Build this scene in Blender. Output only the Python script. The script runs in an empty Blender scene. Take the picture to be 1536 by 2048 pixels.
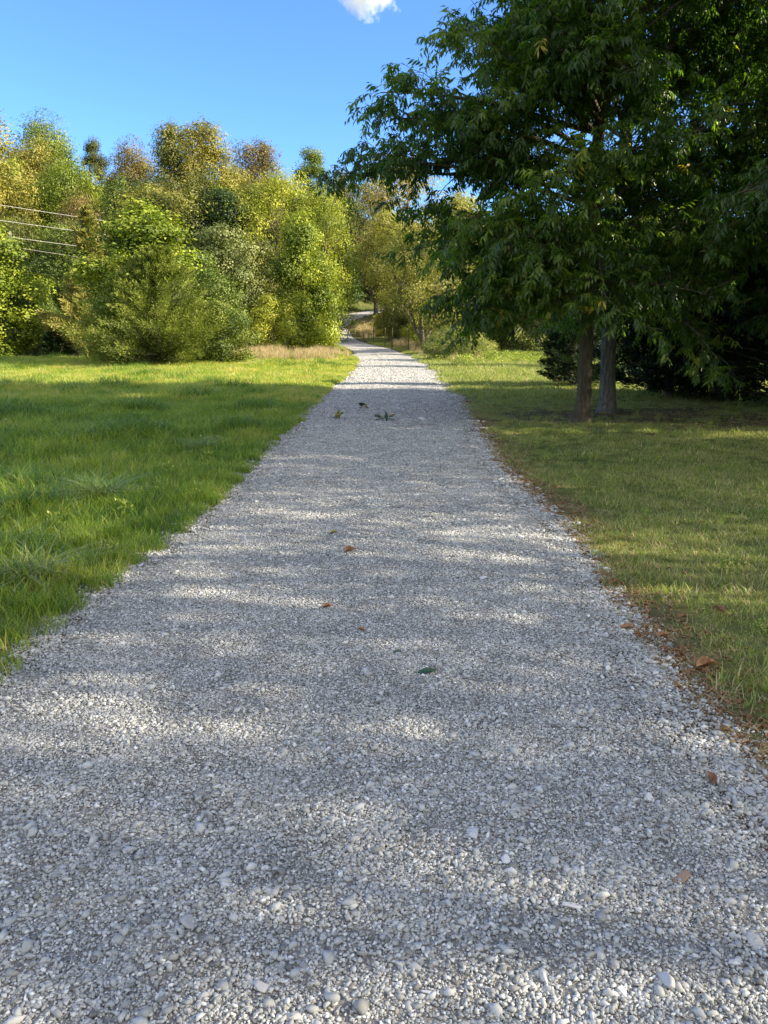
import bpy, math
import numpy as np
from mathutils import Vector
R = math.radians
S = bpy.context.scene
# ------------------------------------------------------------------ camera
cam = bpy.data.cameras.new('camera'); camo = bpy.data.objects.new('camera', cam); S.collection.objects.link(camo)
cam.sensor_fit = 'VERTICAL'; cam.sensor_height = 34.6; cam.lens = 26.0
cam.clip_start = 0.05; cam.clip_end = 6000
PITCH = 13.7; CH = 1.5
camo.location = (0, 0, CH); camo.rotation_euler = (R(90 - PITCH), 0, 0)
S.camera = camo
# ------------------------------------------------------------------ light
SUN_EL, SUN_AZ = 25.0, 98.0          # azimuth clockwise from +Y (the view direction)
sdir = Vector((math.sin(R(SUN_AZ)) * math.cos(R(SUN_EL)), math.cos(R(SUN_AZ)) * math.cos(R(SUN_EL)), math.sin(R(SUN_EL))))
sun = bpy.data.lights.new('sun', 'SUN'); sun.energy = 5.0; sun.angle = R(0.55); sun.color = (1.0, 0.86, 0.66)
suno = bpy.data.objects.new('sun', sun); S.collection.objects.link(suno)
suno.rotation_euler = sdir.to_track_quat('Z', 'Y').to_euler(); suno.location = (40, -5, 30)
W = bpy.data.worlds.new('World'); S.world = W; W.use_nodes = True
wn = W.node_tree; wn.nodes.clear()
sky = wn.nodes.new('ShaderNodeTexSky'); sky.sky_type = 'NISHITA'; sky.sun_disc = False
sky.sun_elevation = R(SUN_EL); sky.sun_rotation = R(SUN_AZ); sky.air_density = 1.0; sky.dust_density = 0.3; sky.ozone_density = 1.6
hs = wn.nodes.new('ShaderNodeHueSaturation'); hs.inputs['Saturation'].default_value = 1.12; hs.inputs['Hue'].default_value = .509
bg = wn.nodes.new('ShaderNodeBackground'); bg.inputs[1].default_value = 0.115
wo = wn.nodes.new('ShaderNodeOutputWorld')
wn.links.new(sky.outputs[0], hs.inputs['Color'])
# deeper blue towards the horizon opposite the sun, added broken cloud, unseen overhead and behind the camera, as neutral fill light
def WN(t, **k):
    n = wn.nodes.new(t)
    for a_, v_ in k.items(): setattr(n, a_, v_)
    return n
tcw = WN('ShaderNodeTexCoord'); sep = WN('ShaderNodeSeparateXYZ'); wn.links.new(tcw.outputs['Generated'], sep.inputs[0])
hz = WN('ShaderNodeValToRGB'); wn.links.new(sep.outputs['Z'], hz.inputs[0])
hz.color_ramp.elements[0].position = 0.0; hz.color_ramp.elements[0].color = (.36, .60, .90, 1); hz.color_ramp.elements[1].position = .5; hz.color_ramp.elements[1].color = (.52, .70, .98, 1)
mh = WN('ShaderNodeMix', data_type='RGBA', blend_type='MULTIPLY'); mh.inputs[0].default_value = 1; wn.links.new(hs.outputs[0], mh.inputs[6]); wn.links.new(hz.outputs[0], mh.inputs[7])
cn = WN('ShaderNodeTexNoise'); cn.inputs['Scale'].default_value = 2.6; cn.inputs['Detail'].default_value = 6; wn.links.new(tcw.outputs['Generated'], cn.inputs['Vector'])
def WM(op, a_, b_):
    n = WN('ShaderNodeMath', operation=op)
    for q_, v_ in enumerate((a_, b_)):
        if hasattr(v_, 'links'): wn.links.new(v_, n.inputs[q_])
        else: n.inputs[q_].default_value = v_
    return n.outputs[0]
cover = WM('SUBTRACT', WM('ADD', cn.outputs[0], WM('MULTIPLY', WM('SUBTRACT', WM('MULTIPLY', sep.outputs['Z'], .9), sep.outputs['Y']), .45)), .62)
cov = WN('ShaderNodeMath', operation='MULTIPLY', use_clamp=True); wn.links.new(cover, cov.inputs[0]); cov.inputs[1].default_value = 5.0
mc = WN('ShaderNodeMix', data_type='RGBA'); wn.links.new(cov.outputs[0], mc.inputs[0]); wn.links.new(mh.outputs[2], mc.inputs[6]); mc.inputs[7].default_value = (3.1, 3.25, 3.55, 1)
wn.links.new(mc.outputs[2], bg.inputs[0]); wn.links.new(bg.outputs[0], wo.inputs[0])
S.view_settings.view_transform = 'Standard'; S.view_settings.look = 'None'
S.view_settings.exposure = 1.66; S.view_settings.gamma = 1.0
S.render.engine = 'CYCLES'
c = S.cycles
c.max_bounces = 8; c.diffuse_bounces = 3; c.glossy_bounces = 2; c.transmission_bounces = 4; c.transparent_max_bounces = 4; c.volume_bounces = 8
c.use_denoising = True; c.denoiser = 'OPENIMAGEDENOISE'; c.sample_clamp_indirect = 6; c.caustics_reflective = False; c.caustics_refractive = False
try: c.denoising_input_passes = 'RGB_ALBEDO_NORMAL'
except Exception: pass

# ------------------------------------------------------------------ helpers
def rg(s): return np.random.default_rng(s)
def nrm(v): return v / (np.linalg.norm(v, axis=-1, keepdims=True) + 1e-9)
def link(o, parent=None):
    S.collection.objects.link(o)
    if parent is not None: o.parent = parent
    return o
def tag(o, label, cat, group=None, kind=None):
    if label: o['label'] = label
    if cat: o['category'] = cat
    if group: o['group'] = group
    if kind: o['kind'] = kind
    return o
def make_mesh(name, V, F, mat=None, tint=None, smooth=False):
    V = np.asarray(V, np.float32).reshape(-1, 3); F = np.asarray(F, np.int32); k = F.shape[1]
    me = bpy.data.meshes.new(name)
    me.vertices.add(len(V)); me.vertices.foreach_set('co', V.ravel())
    me.loops.add(F.size); me.loops.foreach_set('vertex_index', F.ravel())
    me.polygons.add(len(F)); me.polygons.foreach_set('loop_start', np.arange(0, F.size, k, dtype=np.int32))
    me.polygons.foreach_set('loop_total', np.full(len(F), k, np.int32))
    if smooth: me.polygons.foreach_set('use_smooth', np.ones(len(F), bool))
    if tint is not None:
        a = me.attributes.new('tint', 'FLOAT', 'POINT'); a.data.foreach_set('value', np.asarray(tint, np.float32).ravel())
    me.update(calc_edges=True); me.validate()
    if mat is not None: me.materials.append(mat)
    return me
def obj(name, me, parent=None):
    return link(bpy.data.objects.new(name, me), parent)
def vnoise(x, y, seed=0):
    x = np.asarray(x, float); y = np.asarray(y, float)
    xi = np.floor(x).astype(np.int64); yi = np.floor(y).astype(np.int64); fx = x - xi; fy = y - yi
    def h(a, b):
        n = (a * 374761393 + b * 668265263 + seed * 974634777) & 0x7fffffff
        n = ((n ^ (n >> 13)) * 1274126177) & 0x7fffffff
        return ((n ^ (n >> 16)) & 0xffff) / 65535.0
    fx = fx * fx * (3 - 2 * fx); fy = fy * fy * (3 - 2 * fy)
    return (h(xi, yi) * (1 - fx) + h(xi + 1, yi) * fx) * (1 - fy) + (h(xi, yi + 1) * (1 - fx) + h(xi + 1, yi + 1) * fx) * fy
def fbm(x, y, seed=0, o=4):
    s = 0; a = 1; t = 0
    for i in range(o):
        s = s + a * vnoise(np.asarray(x) * 2 ** i + 17 * i, np.asarray(y) * 2 ** i, seed + i); t += a; a *= .5
    return s / t
def sm(a, b, v):
    t = np.clip((np.asarray(v, float) - a) / (b - a), 0, 1); return t * t * (3 - 2 * t)
class MB:                                   # collects triangles
    def __init__(s): s.V = []; s.F = []; s.T = []; s.n = 0
    def add(s, V, F, t=0.5):
        V = np.asarray(V, float); F = np.asarray(F, int)
        if F.shape[1] == 4: F = np.concatenate([F[:, [0, 1, 2]], F[:, [0, 2, 3]]])
        s.V.append(V); s.F.append(F + s.n); s.T.append(np.broadcast_to(np.asarray(t, float), (len(V),)).copy()); s.n += len(V)
    def mesh(s, name, mat, smooth=False):
        return make_mesh(name, np.concatenate(s.V), np.concatenate(s.F), mat, np.concatenate(s.T), smooth)
def tube(mb, P, r, n=5, t=0.5, ridge=0, seed=0, cap=True):
    P = np.asarray(P, float); k = len(P); r = np.broadcast_to(np.asarray(r, float), (k,))
    T = nrm(np.gradient(P, axis=0)); ref = np.array([1., 0, 0]) if abs(T[:, 2]).mean() > .7 else np.array([0, 0, 1.])
    A = nrm(np.cross(T, ref)); B = np.cross(T, A)
    an = np.linspace(0, 2 * np.pi, n, endpoint=False)
    rad = r[:, None] * np.ones((k, n))
    if ridge:
        zz = np.cumsum(np.r_[0, np.linalg.norm(np.diff(P, axis=0), axis=1)])
        rad = rad * (1 + ridge * (vnoise(an[None] * 4.2 + np.sin(zz * 9)[:, None] * .4, zz[:, None] * 7, seed) - .5) + ridge * (vnoise(an[None] * 9 + zz[:, None] * 1.5, zz[:, None] * 22, seed + 5) - .5) + .25 * ridge * np.sin(an[None] * 3 + seed))
    V = P[:, None] + rad[..., None] * (np.cos(an)[None, :, None] * A[:, None] + np.sin(an)[None, :, None] * B[:, None])
    i = np.arange(k - 1)[:, None] * n; j = np.arange(n)[None]; j2 = (j + 1) % n
    F = np.stack([i + j, i + j2, i + n + j2, i + n + j], -1).reshape(-1, 4)
    mb.add(V.reshape(-1, 3), F, t)
    if cap:
        mb.add(np.vstack([V[-1], P[-1:] + T[-1] * r[-1] * .3]), [[q, (q + 1) % n, n] for q in range(n)], t)
def kites(P, ax, nm, L, Wd, t, fold=0.12):  # leaf-shaped faces folded on the midrib
    ax = nrm(ax); sd = nrm(np.cross(ax, nm)); nn = np.cross(sd, ax)
    L = np.broadcast_to(L, (len(P),))[:, None]; Wd = np.broadcast_to(Wd, (len(P),))[:, None]
    V = np.stack([P, P + ax * L * .42 + sd * Wd * .5 + nn * Wd * fold * 2, P + ax * L - nn * L * .08, P + ax * L * .42 - sd * Wd * .5 + nn * Wd * fold * 2], 1)
    i = np.arange(len(P))[:, None] * 4
    F = np.concatenate([i + [[0, 1, 2]], i + [[0, 2, 3]]])
    return V.reshape(-1, 3), F, np.repeat(np.broadcast_to(t, (len(P),)), 4)

# ------------------------------------------------------------------ materials
def newmat(name):
    m = bpy.data.materials.new(name); m.use_nodes = True; nt = m.node_tree; nt.nodes.clear()
    out = nt.nodes.new('ShaderNodeOutputMaterial'); return m, nt, out
def N(nt, t, **kw):
    n = nt.nodes.new(t)
    for k, v in kw.items():
        if k.startswith('i_'):
            key = k[2:]; key = int(key) if key.isdigit() else key.replace('_', ' ')
            n.inputs[key].default_value = v
        else: setattr(n, k, v)
    return n
def ramp(nt, fac, stops, interp='LINEAR'):
    n = nt.nodes.new('ShaderNodeValToRGB'); n.color_ramp.interpolation = interp
    el = n.color_ramp.elements
    while len(el) < len(stops): el.new(0.5)
    for e, (p, col) in zip(el, stops): e.position = p; e.color = (*col, 1)
    nt.links.new(fac, n.inputs[0]); return n.outputs[0]
def math_(nt, op, a, b):
    n = N(nt, 'ShaderNodeMath', operation=op)
    for i, v in enumerate((a, b)):
        if hasattr(v, 'links'): nt.links.new(v, n.inputs[i])
        else: n.inputs[i].default_value = v
    return n.outputs[0]
def mixc(nt, f, a, b, bt='MIX'):
    n = N(nt, 'ShaderNodeMix', data_type='RGBA', blend_type=bt)
    for s, v in ((n.inputs[0], f), (n.inputs[6], a), (n.inputs[7], b)):
        if hasattr(v, 'links'): nt.links.new(v, s)
        else: s.default_value = v if isinstance(v, (int, float)) else (*v, 1)
    return n.outputs[2]
def wnoise(nt, scale, detail=3, rough=.6, src=None, vscale=None):
    g = N(nt, 'ShaderNodeNewGeometry').outputs['Position'] if src is None else src
    if vscale is not None:
        mp = N(nt, 'ShaderNodeMapping'); mp.inputs['Scale'].default_value = vscale; nt.links.new(g, mp.inputs[0]); g = mp.outputs[0]
    n = N(nt, 'ShaderNodeTexNoise'); n.inputs['Scale'].default_value = scale; n.inputs['Detail'].default_value = detail; n.inputs['Roughness'].default_value = rough
    nt.links.new(g, n.inputs['Vector']); return n.outputs[0]
def leafmat(name, stops, trans=.26, tcol=(1.35, 1.45, .55), rough=.5, spec=.3, rnd=.25, patch=.0, pscale=.5):
    m, nt, out = newmat(name)
    t = N(nt, 'ShaderNodeAttribute', attribute_name='tint').outputs['Fac']
    r = N(nt, 'ShaderNodeObjectInfo').outputs['Random']
    f = math_(nt, 'ADD', t, math_(nt, 'MULTIPLY', math_(nt, 'SUBTRACT', r, .5), rnd))
    if patch:
        f = math_(nt, 'ADD', f, math_(nt, 'MULTIPLY', math_(nt, 'SUBTRACT', wnoise(nt, pscale, 3), .5), patch))
    col = ramp(nt, f, stops)
    b = N(nt, 'ShaderNodeBsdfPrincipled'); nt.links.new(col, b.inputs['Base Color']); b.inputs['Roughness'].default_value = rough
    b.inputs['Specular IOR Level'].default_value = spec
    tr = N(nt, 'ShaderNodeBsdfTranslucent'); nt.links.new(mixc(nt, 1.0, col, tcol, 'MULTIPLY'), tr.inputs[0])
    mx = N(nt, 'ShaderNodeMixShader'); mx.inputs[0].default_value = trans
    nt.links.new(b.outputs[0], mx.inputs[1]); nt.links.new(tr.outputs[0], mx.inputs[2]); nt.links.new(mx.outputs[0], out.inputs[0])
    return m
def barkmat(name, c1, c2, sc=18, bump=.6):
    m, nt, out = newmat(name)
    tc = N(nt, 'ShaderNodeTexCoord').outputs['Object']
    n1 = wnoise(nt, sc, 5, .7, tc, (1, 1, .22)); n2 = wnoise(nt, 2.0, 3, .6, tc)
    col = ramp(nt, n1, [(.32, c1), (.62, c2)])
    col = mixc(nt, math_(nt, 'MULTIPLY', n2, .5), col, (.12, .13, .07))
    b = N(nt, 'ShaderNodeBsdfPrincipled'); b.inputs['Roughness'].default_value = .9; b.inputs['Specular IOR Level'].default_value = .15
    nt.links.new(col, b.inputs['Base Color'])
    bp = N(nt, 'ShaderNodeBump'); bp.inputs['Strength'].default_value = bump; bp.inputs['Distance'].default_value = .03
    nt.links.new(n1, bp.inputs['Height']); nt.links.new(bp.outputs[0], b.inputs['Normal']); nt.links.new(b.outputs[0], out.inputs[0])
    return m
M = {}
M['walnut'] = leafmat('walnut_leaf', [(0, (.026, .058, .01)), (.45, (.064, .12, .018)), (.8, (.18, .23, .03)), (.97, (.3, .29, .04)), (1, (.55, .4, .07))], .48, (2.2, 2.5, .6), .35, .5, .1)
M['gold'] = leafmat('gold_olive_leaf', [(0, (.1, .115, .02)), (.5, (.28, .28, .05)), (1, (.48, .44, .1))], .28)
M['olive'] = leafmat('olive_leaf', [(0, (.035, .05, .012)), (.5, (.14, .155, .03)), (1, (.32, .29, .06))])
M['brown'] = leafmat('autumn_leaf', [(0, (.075, .065, .022)), (.4, (.16, .13, .04)), (.75, (.25, .2, .055)), (1, (.22, .25, .05))], .3, (1.3, 1.2, .7))
M['orange'] = leafmat('orange_leaf', [(0, (.11, .12, .025)), (.5, (.27, .25, .045)), (1, (.36, .37, .07))], .3, (1.3, 1.2, .7))
M['yellow'] = leafmat('yellow_green_leaf', [(0, (.06, .09, .01)), (.5, (.26, .3, .03)), (1, (.54, .52, .07))], .28)
M['bright'] = leafmat('bright_green_leaf', [(0, (.05, .09, .01)), (.5, (.22, .28, .026)), (1, (.52, .52, .07))], .28)
M['green'] = leafmat('mid_green_leaf', [(0, (.05, .085, .018)), (.5, (.13, .185, .03)), (1, (.27, .31, .06))])
M['grey'] = leafmat('grey_green_leaf', [(0, (.05, .075, .02)), (.5, (.17, .2, .06)), (1, (.32, .33, .12))])
M['tan'] = leafmat('tan_leaf', [(0, (0.168, 0.14, 0.042)), (0.5, (0.42, 0.336, 0.098)), (1, (0.588, 0.532, 0.168))], .28)
M['pale'] = leafmat('pale_weedy_leaf', [(0, (.12, .15, .04)), (.5, (.33, .36, .11)), (1, (.52, .5, .2))], .35)
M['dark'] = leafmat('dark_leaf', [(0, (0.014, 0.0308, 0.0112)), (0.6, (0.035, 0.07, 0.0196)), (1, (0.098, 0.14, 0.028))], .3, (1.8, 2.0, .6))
M['cedar'] = leafmat('cedar_spray', [(0, (.025, .05, .01)), (.5, (.11, .16, .025)), (1, (.34, .36, .06))], .2)  # dark low stop stands in for shaded holes in the foliage
M['cedar_pale'] = leafmat('pale_cedar_spray', [(0, (0.105, 0.12, 0.03)), (0.5, (0.255, 0.255, 0.0675)), (1, (0.45, 0.405, 0.12))], .2)
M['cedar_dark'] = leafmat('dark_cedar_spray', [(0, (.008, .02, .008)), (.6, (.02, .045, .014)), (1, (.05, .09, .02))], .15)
M['bark'] = barkmat('ridged_bark', (.02, .014, .01), (.13, .095, .07), 26, 1)
M['bark_grey'] = barkmat('grey_bark', (.04, .038, .034), (.19, .175, .155), 26, 1)
M['bark_far'] = barkmat('dull_bark', (.045, .036, .028), (.15, .125, .1), 6, .3)
GR = [(0, (.035, .085, .018)), (.25, (.09, .19, .025)), (.5, (.2, .31, .04)), (.75, (.38, .44, .075)), (.92, (.48, .42, .16)), (1, (.55, .45, .26))]
M['lawn'] = leafmat('lawn_blade', GR, .45, (1.8, 1.6, .55), .4, .4, .35, .9, .8)
M['turf'] = leafmat('short_turf_blade', [(0, (.09, .16, .025)), (.35, (.19, .28, .045)), (.6, (.3, .35, .08)), (.82, (.42, .38, .16)), (1, (.52, .43, .26))], .3, (1.3, 1.3, .7), .5, .3, .15, .5, .7)
M['dry'] = leafmat('dry_grass', [(0, (.18, .2, .06)), (.35, (.34, .3, .14)), (.7, (.44, .34, .2)), (1, (.56, .46, .3))], .3, (1.2, 1.1, .8), .6, .2)
M['weed'] = leafmat('weed_leaf', [(0, (0.112, 0.182, 0.028)), (0.5, (0.28, 0.364, 0.056)), (1, (0.56, 0.56, 0.168))], .35)

# ------------------------------------------------------------------ path line and ground
LE = np.array([[-1.95, -6], [-1.85, 0], [-1.76, 2.2], [-1.69, 3.12], [-1.67, 3.92], [-1.57, 4.94], [-1.44, 6.6], [-1.41, 8.65], [-1.36, 12.4], [-1.27, 18.3], [-1.02, 27], [-1.1, 33], [-1.45, 40]])
RE = np.array([[1.35, -6], [1.28, 0], [1.25, 2.2], [1.18, 2.9], [1.17, 3.64], [1.27, 4.42], [1.3, 6.05], [1.19, 7.76], [1.25, 10.2], [1.55, 17], [1.68, 25], [1.6, 31], [1.25, 40]])
ys = np.arange(-6, 40, 1.0)
ctrl = [((np.interp(y, LE[:, 1], LE[:, 0]) + np.interp(y, RE[:, 1], RE[:, 0])) / 2, y, 0.0, (np.interp(y, RE[:, 1], RE[:, 0]) - np.interp(y, LE[:, 1], LE[:, 0])) / 2) for y in ys]
far = np.array([(-.1, 40, 0, 1.36), (-.6, 45, .03, 1.4), (-1.45, 50, .1, 1.45), (-2.6, 56, .2, 1.45), (-3.7, 62, .45, 1.45), (-4.5, 68, 1.0, 1.5), (-4.75, 74, 1.55, 1.6), (-4.1, 80, 2.1, 1.65), (-2.4, 86, 2.65, 1.6), (1.0, 91, 3.2, 1.6), (5.5, 95, 3.9, 1.6), (11, 98, 4.7, 1.7), (18, 100, 5.6, 1.7)])
def catmull(Q, k=10):
    o = []
    Q = np.vstack([2 * Q[0] - Q[1], Q, 2 * Q[-1] - Q[-2]])
    for i in range(1, len(Q) - 2):
        for t in np.arange(k) / k:
            a, b, c_, d = Q[i - 1:i + 3]
            o.append(.5 * ((2 * b) + (c_ - a) * t + (2 * a - 5 * b + 4 * c_ - d) * t * t + (3 * b - a - 3 * c_ + d) * t ** 3))
    o.append(Q[-2]); return np.array(o)
PL = catmull(np.vstack([np.array(ctrl), far]), 8)
def path_info(x, y):                        # signed distance / half width, path z
    x = np.asarray(x, float); y = np.asarray(y, float); sh = x.shape; x = x.ravel(); y = y.ravel()
    sd = np.full(x.shape, 99.0); pz = np.zeros(x.shape); hw = np.full(x.shape, 1.4)
    for a in range(0, len(x), 20000):
        xs, yy = x[a:a + 20000], y[a:a + 20000]
        d2 = (xs[:, None] - PL[None, :, 0]) ** 2 + (yy[:, None] - PL[None, :, 1]) ** 2
        i = d2.argmin(1); sd[a:a + 20000] = np.sqrt(d2[np.arange(len(xs)), i]); pz[a:a + 20000] = PL[i, 2]; hw[a:a + 20000] = PL[i, 3]
    return sd.reshape(sh), pz.reshape(sh), hw.reshape(sh)
def ground_h(x, y):
    x = np.asarray(x, float); y = np.asarray(y, float)
    t = sm(46, 150, y + np.clip(-x, 0, 60) * .12); h = 13 * t * (1 - .35 * sm(0, 50, x))
    h = h + 1.2 * (fbm(x * .05, y * .05, 3) - .5) * sm(45, 90, y)
    h = h + .10 * (fbm(x * .3, y * .3, 5) - .5) * sm(1.5, 4, np.abs(x))
    h = h - .45 * sm(33, 40, y) * sm(-6, -12, x) * (1 - sm(46, 60, y))
    d, pz, hw = path_info(x, y)
    w = 1 - sm(1.7, 9.0, d)
    w = np.where(y < 38, 1 - sm(1.6, 3.5, d), w)
    h = h * (1 - w) + pz * w
    return h - .06 * (1 - sm(.74, .9, d / hw + .06 * (fbm(x * 2, y * 2, 8) - .5)))
def spaced(a, b, f0, lo, hi, g):
    v = [a]; s = f0
    while v[-1] < hi: v.append(v[-1] + s); s = s if v[-1] < b else s * g
    return np.array(v)
xr = spaced(0, 7, .16, 0, 900, 1.12); xs = np.r_[-xr[::-1][:-1], xr]
yr = spaced(-8, 40, .2, 0, 1500, 1.06); yb = -8 - spaced(0, .1, .4, 0, 500, 1.35)[1:][::-1]
yr = np.r_[yb, yr]
GX, GY = np.meshgrid(xs, yr)
GZ = ground_h(GX, GY)
d_, pz_, hw_ = path_info(GX, GY)
dirt = (1 - sm(.9, 1.38, d_ / hw_ + .45 * (fbm(GX * 1.7, GY * 1.1, 21) - .5))) * sm(-.2, .6, GX)
dirt = np.maximum(dirt, (1 - sm(.95, 1.12, d_ / hw_ + .2 * (fbm(GX * 3, GY * 3, 22) - .5))) * .8)
bare = (1 - sm(.6, 2.0, np.hypot((GX - 5.0) / 2.6, (GY - 12.8) / 1.2)))
dirt = np.maximum(dirt, bare * .75 * sm(.35, .6, fbm(GX * 1.2, GY * 1.2, 30)))
bank = np.exp(-(((GX + 2.2) / 2.8) ** 2 + ((GY - 72) / 8) ** 2))
dirt = np.maximum(dirt, np.clip(bank * 2.2 * (fbm(GX * .8, GY * .8, 33) - .25), 0, .85))
ny, nx = GX.shape; i = (np.arange(ny - 1)[:, None] * nx + np.arange(nx - 1)[None]).reshape(-1, 1)
F = np.hstack([i, i + 1, i + nx + 1, i + nx])
m, nt, out = newmat('soil_and_turf')
t = N(nt, 'ShaderNodeAttribute', attribute_name='tint').outputs['Fac']
n1 = wnoise(nt, .7, 5); n2 = wnoise(nt, 30, 4, .7)
turf = ramp(nt, n1, [(.3, (.045, .075, .018)), (.5, (.09, .12, .03)), (.7, (.17, .17, .06))])
soil = ramp(nt, n2, [(.35, (.06, .042, .028)), (.55, (.14, .095, .06)), (.75, (.27, .21, .16))])
turf = mixc(nt, ramp(nt, n2, [(.5, (0, 0, 0)), (.62, (.7, .7, .7))]), turf, (.09, .07, .04))
b = N(nt, 'ShaderNodeBsdfPrincipled'); b.inputs['Roughness'].default_value = .95; b.inputs['Specular IOR Level'].default_value = .1
nt.links.new(mixc(nt, t, turf, soil), b.inputs['Base Color'])
bp = N(nt, 'ShaderNodeBump'); bp.inputs['Strength'].default_value = .8; bp.inputs['Distance'].default_value = .03
nt.links.new(n2, bp.inputs['Height']); nt.links.new(bp.outputs[0], b.inputs['Normal']); nt.links.new(b.outputs[0], out.inputs[0])
ground = obj('ground', make_mesh('ground', np.stack([GX, GY, GZ], -1), F, m, dirt.ravel(), True))
tag(ground, 'grassy ground with reddish soil showing along the gravel path, rising to a hill', 'ground', kind='structure')

# path sheet
def path_z(x, y, u, pz):                    # u = signed across, -1..1
    return pz + .028 * (1 - np.abs(u) ** 3) - .035 * np.clip(np.abs(u) - .86, 0, 1) * 5 + .035 * (fbm(x * 1.6, y * 1.6, 40, 3) - .5) * (1 - np.abs(u) ** 4) + .007 * (fbm(x * 5, y * 5, 41, 2) - .5)
def path_edge(y, side):
    return 1 + .05 * (fbm(y * 1.3, side * 9.0, 50, 4) - .5) * 2
tt = np.r_[np.linspace(0, 46 * 8, 900) / 1.0, np.arange(46 * 8 + 1, len(PL) - 1, 1.0)]
tt = tt[tt < len(PL) - 1.001]
i0 = tt.astype(int); fr = (tt - i0)[:, None]; C = PL[i0] * (1 - fr) + PL[i0 + 1] * fr
T = np.gradient(C[:, :2], axis=0); T = nrm(T); NR = np.stack([T[:, 1], -T[:, 0]], 1)   # to the right
U = np.linspace(-1, 1, 61)
ew = np.where(U[None] < 0, path_edge(C[:, 1], 0)[:, None], path_edge(C[:, 1], 1)[:, None])
PX = C[:, 0:1] + NR[:, 0:1] * U * C[:, 3:4] * ew; PY = C[:, 1:2] + NR[:, 1:2] * U * C[:, 3:4] * ew
PZ = path_z(PX, PY, U[None] * np.ones_like(PX), C[:, 2:3])
ny, nx = PX.shape; i = (np.arange(ny - 1)[:, None] * nx + np.arange(nx - 1)[None]).reshape(-1, 1)
m, nt, out = newmat('crushed_limestone')
geo = N(nt, 'ShaderNodeNewGeometry').outputs['Position']
vo = N(nt, 'ShaderNodeTexVoronoi'); vo.inputs['Scale'].default_value = 70; nt.links.new(geo, vo.inputs['Vector'])
vo2 = N(nt, 'ShaderNodeTexVoronoi'); vo2.inputs['Scale'].default_value = 28; nt.links.new(geo, vo2.inputs['Vector'])
sx = N(nt, 'ShaderNodeSeparateColor'); nt.links.new(vo.outputs['Color'], sx.inputs[0])
sx2 = N(nt, 'ShaderNodeSeparateColor'); nt.links.new(vo2.outputs['Color'], sx2.inputs[0])
c1 = ramp(nt, sx.outputs[0], [(0, (.2, .195, .185)), (.5, (.43, .42, .405)), (.9, (.6, .59, .575)), (1, (.74, .73, .72))])
c2 = ramp(nt, sx2.outputs[0], [(0, (.3, .295, .285)), (.88, (.48, .47, .455)), (.93, (.6, .59, .57)), (1, (.66, .65, .64))])
col = mixc(nt, .35, c1, c2)
col = mixc(nt, ramp(nt, wnoise(nt, .6, 4), [(.4, (0, 0, 0)), (.7, (.5, .5, .5))]), col, (.42, .39, .35))
b = N(nt, 'ShaderNodeBsdfPrincipled'); b.inputs['Roughness'].default_value = .9; b.inputs['Specular IOR Level'].default_value = .2
nt.links.new(col, b.inputs['Base Color'])
bp = N(nt, 'ShaderNodeBump'); bp.inputs['Strength'].default_value = 1; bp.inputs['Distance'].default_value = .02; bp.invert = True
nt.links.new(math_(nt, 'ADD', vo.outputs['Distance'], wnoise(nt, 130, 4, .8)), bp.inputs['Height']); nt.links.new(bp.outputs[0], b.inputs['Normal']); nt.links.new(b.outputs[0], out.inputs[0])
M['path'] = m
path = obj('path', make_mesh('path', np.stack([PX, PY, PZ], -1), np.hstack([i, i + 1, i + nx + 1, i + nx]), m, None, True))
tag(path, 'long light grey crushed gravel path running straight away then curving uphill', 'path', kind='structure')

from mathutils.bvhtree import BVHTree
_pv = np.stack([PX, PY, PZ], -1).reshape(-1, 3); _kp = PY.ravel() < 43
_bvh = BVHTree.FromPolygons(_pv.tolist(), [q for q in np.hstack([i, i + 1, i + nx + 1, i + nx]).tolist() if _kp[q[0]] and _kp[q[2]]])
def surf_z(x, y):
    x = np.asarray(x, float); y = np.asarray(y, float); g = ground_h(x, y); dn = Vector((0, 0, -1)); o = []
    for a_, b_, g_ in zip(x, y, g):
        h_ = _bvh.ray_cast(Vector((a_, b_, 5)), dn)[0]; o.append(g_ if h_ is None else max(g_, h_.z))
    return np.array(o)

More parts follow.
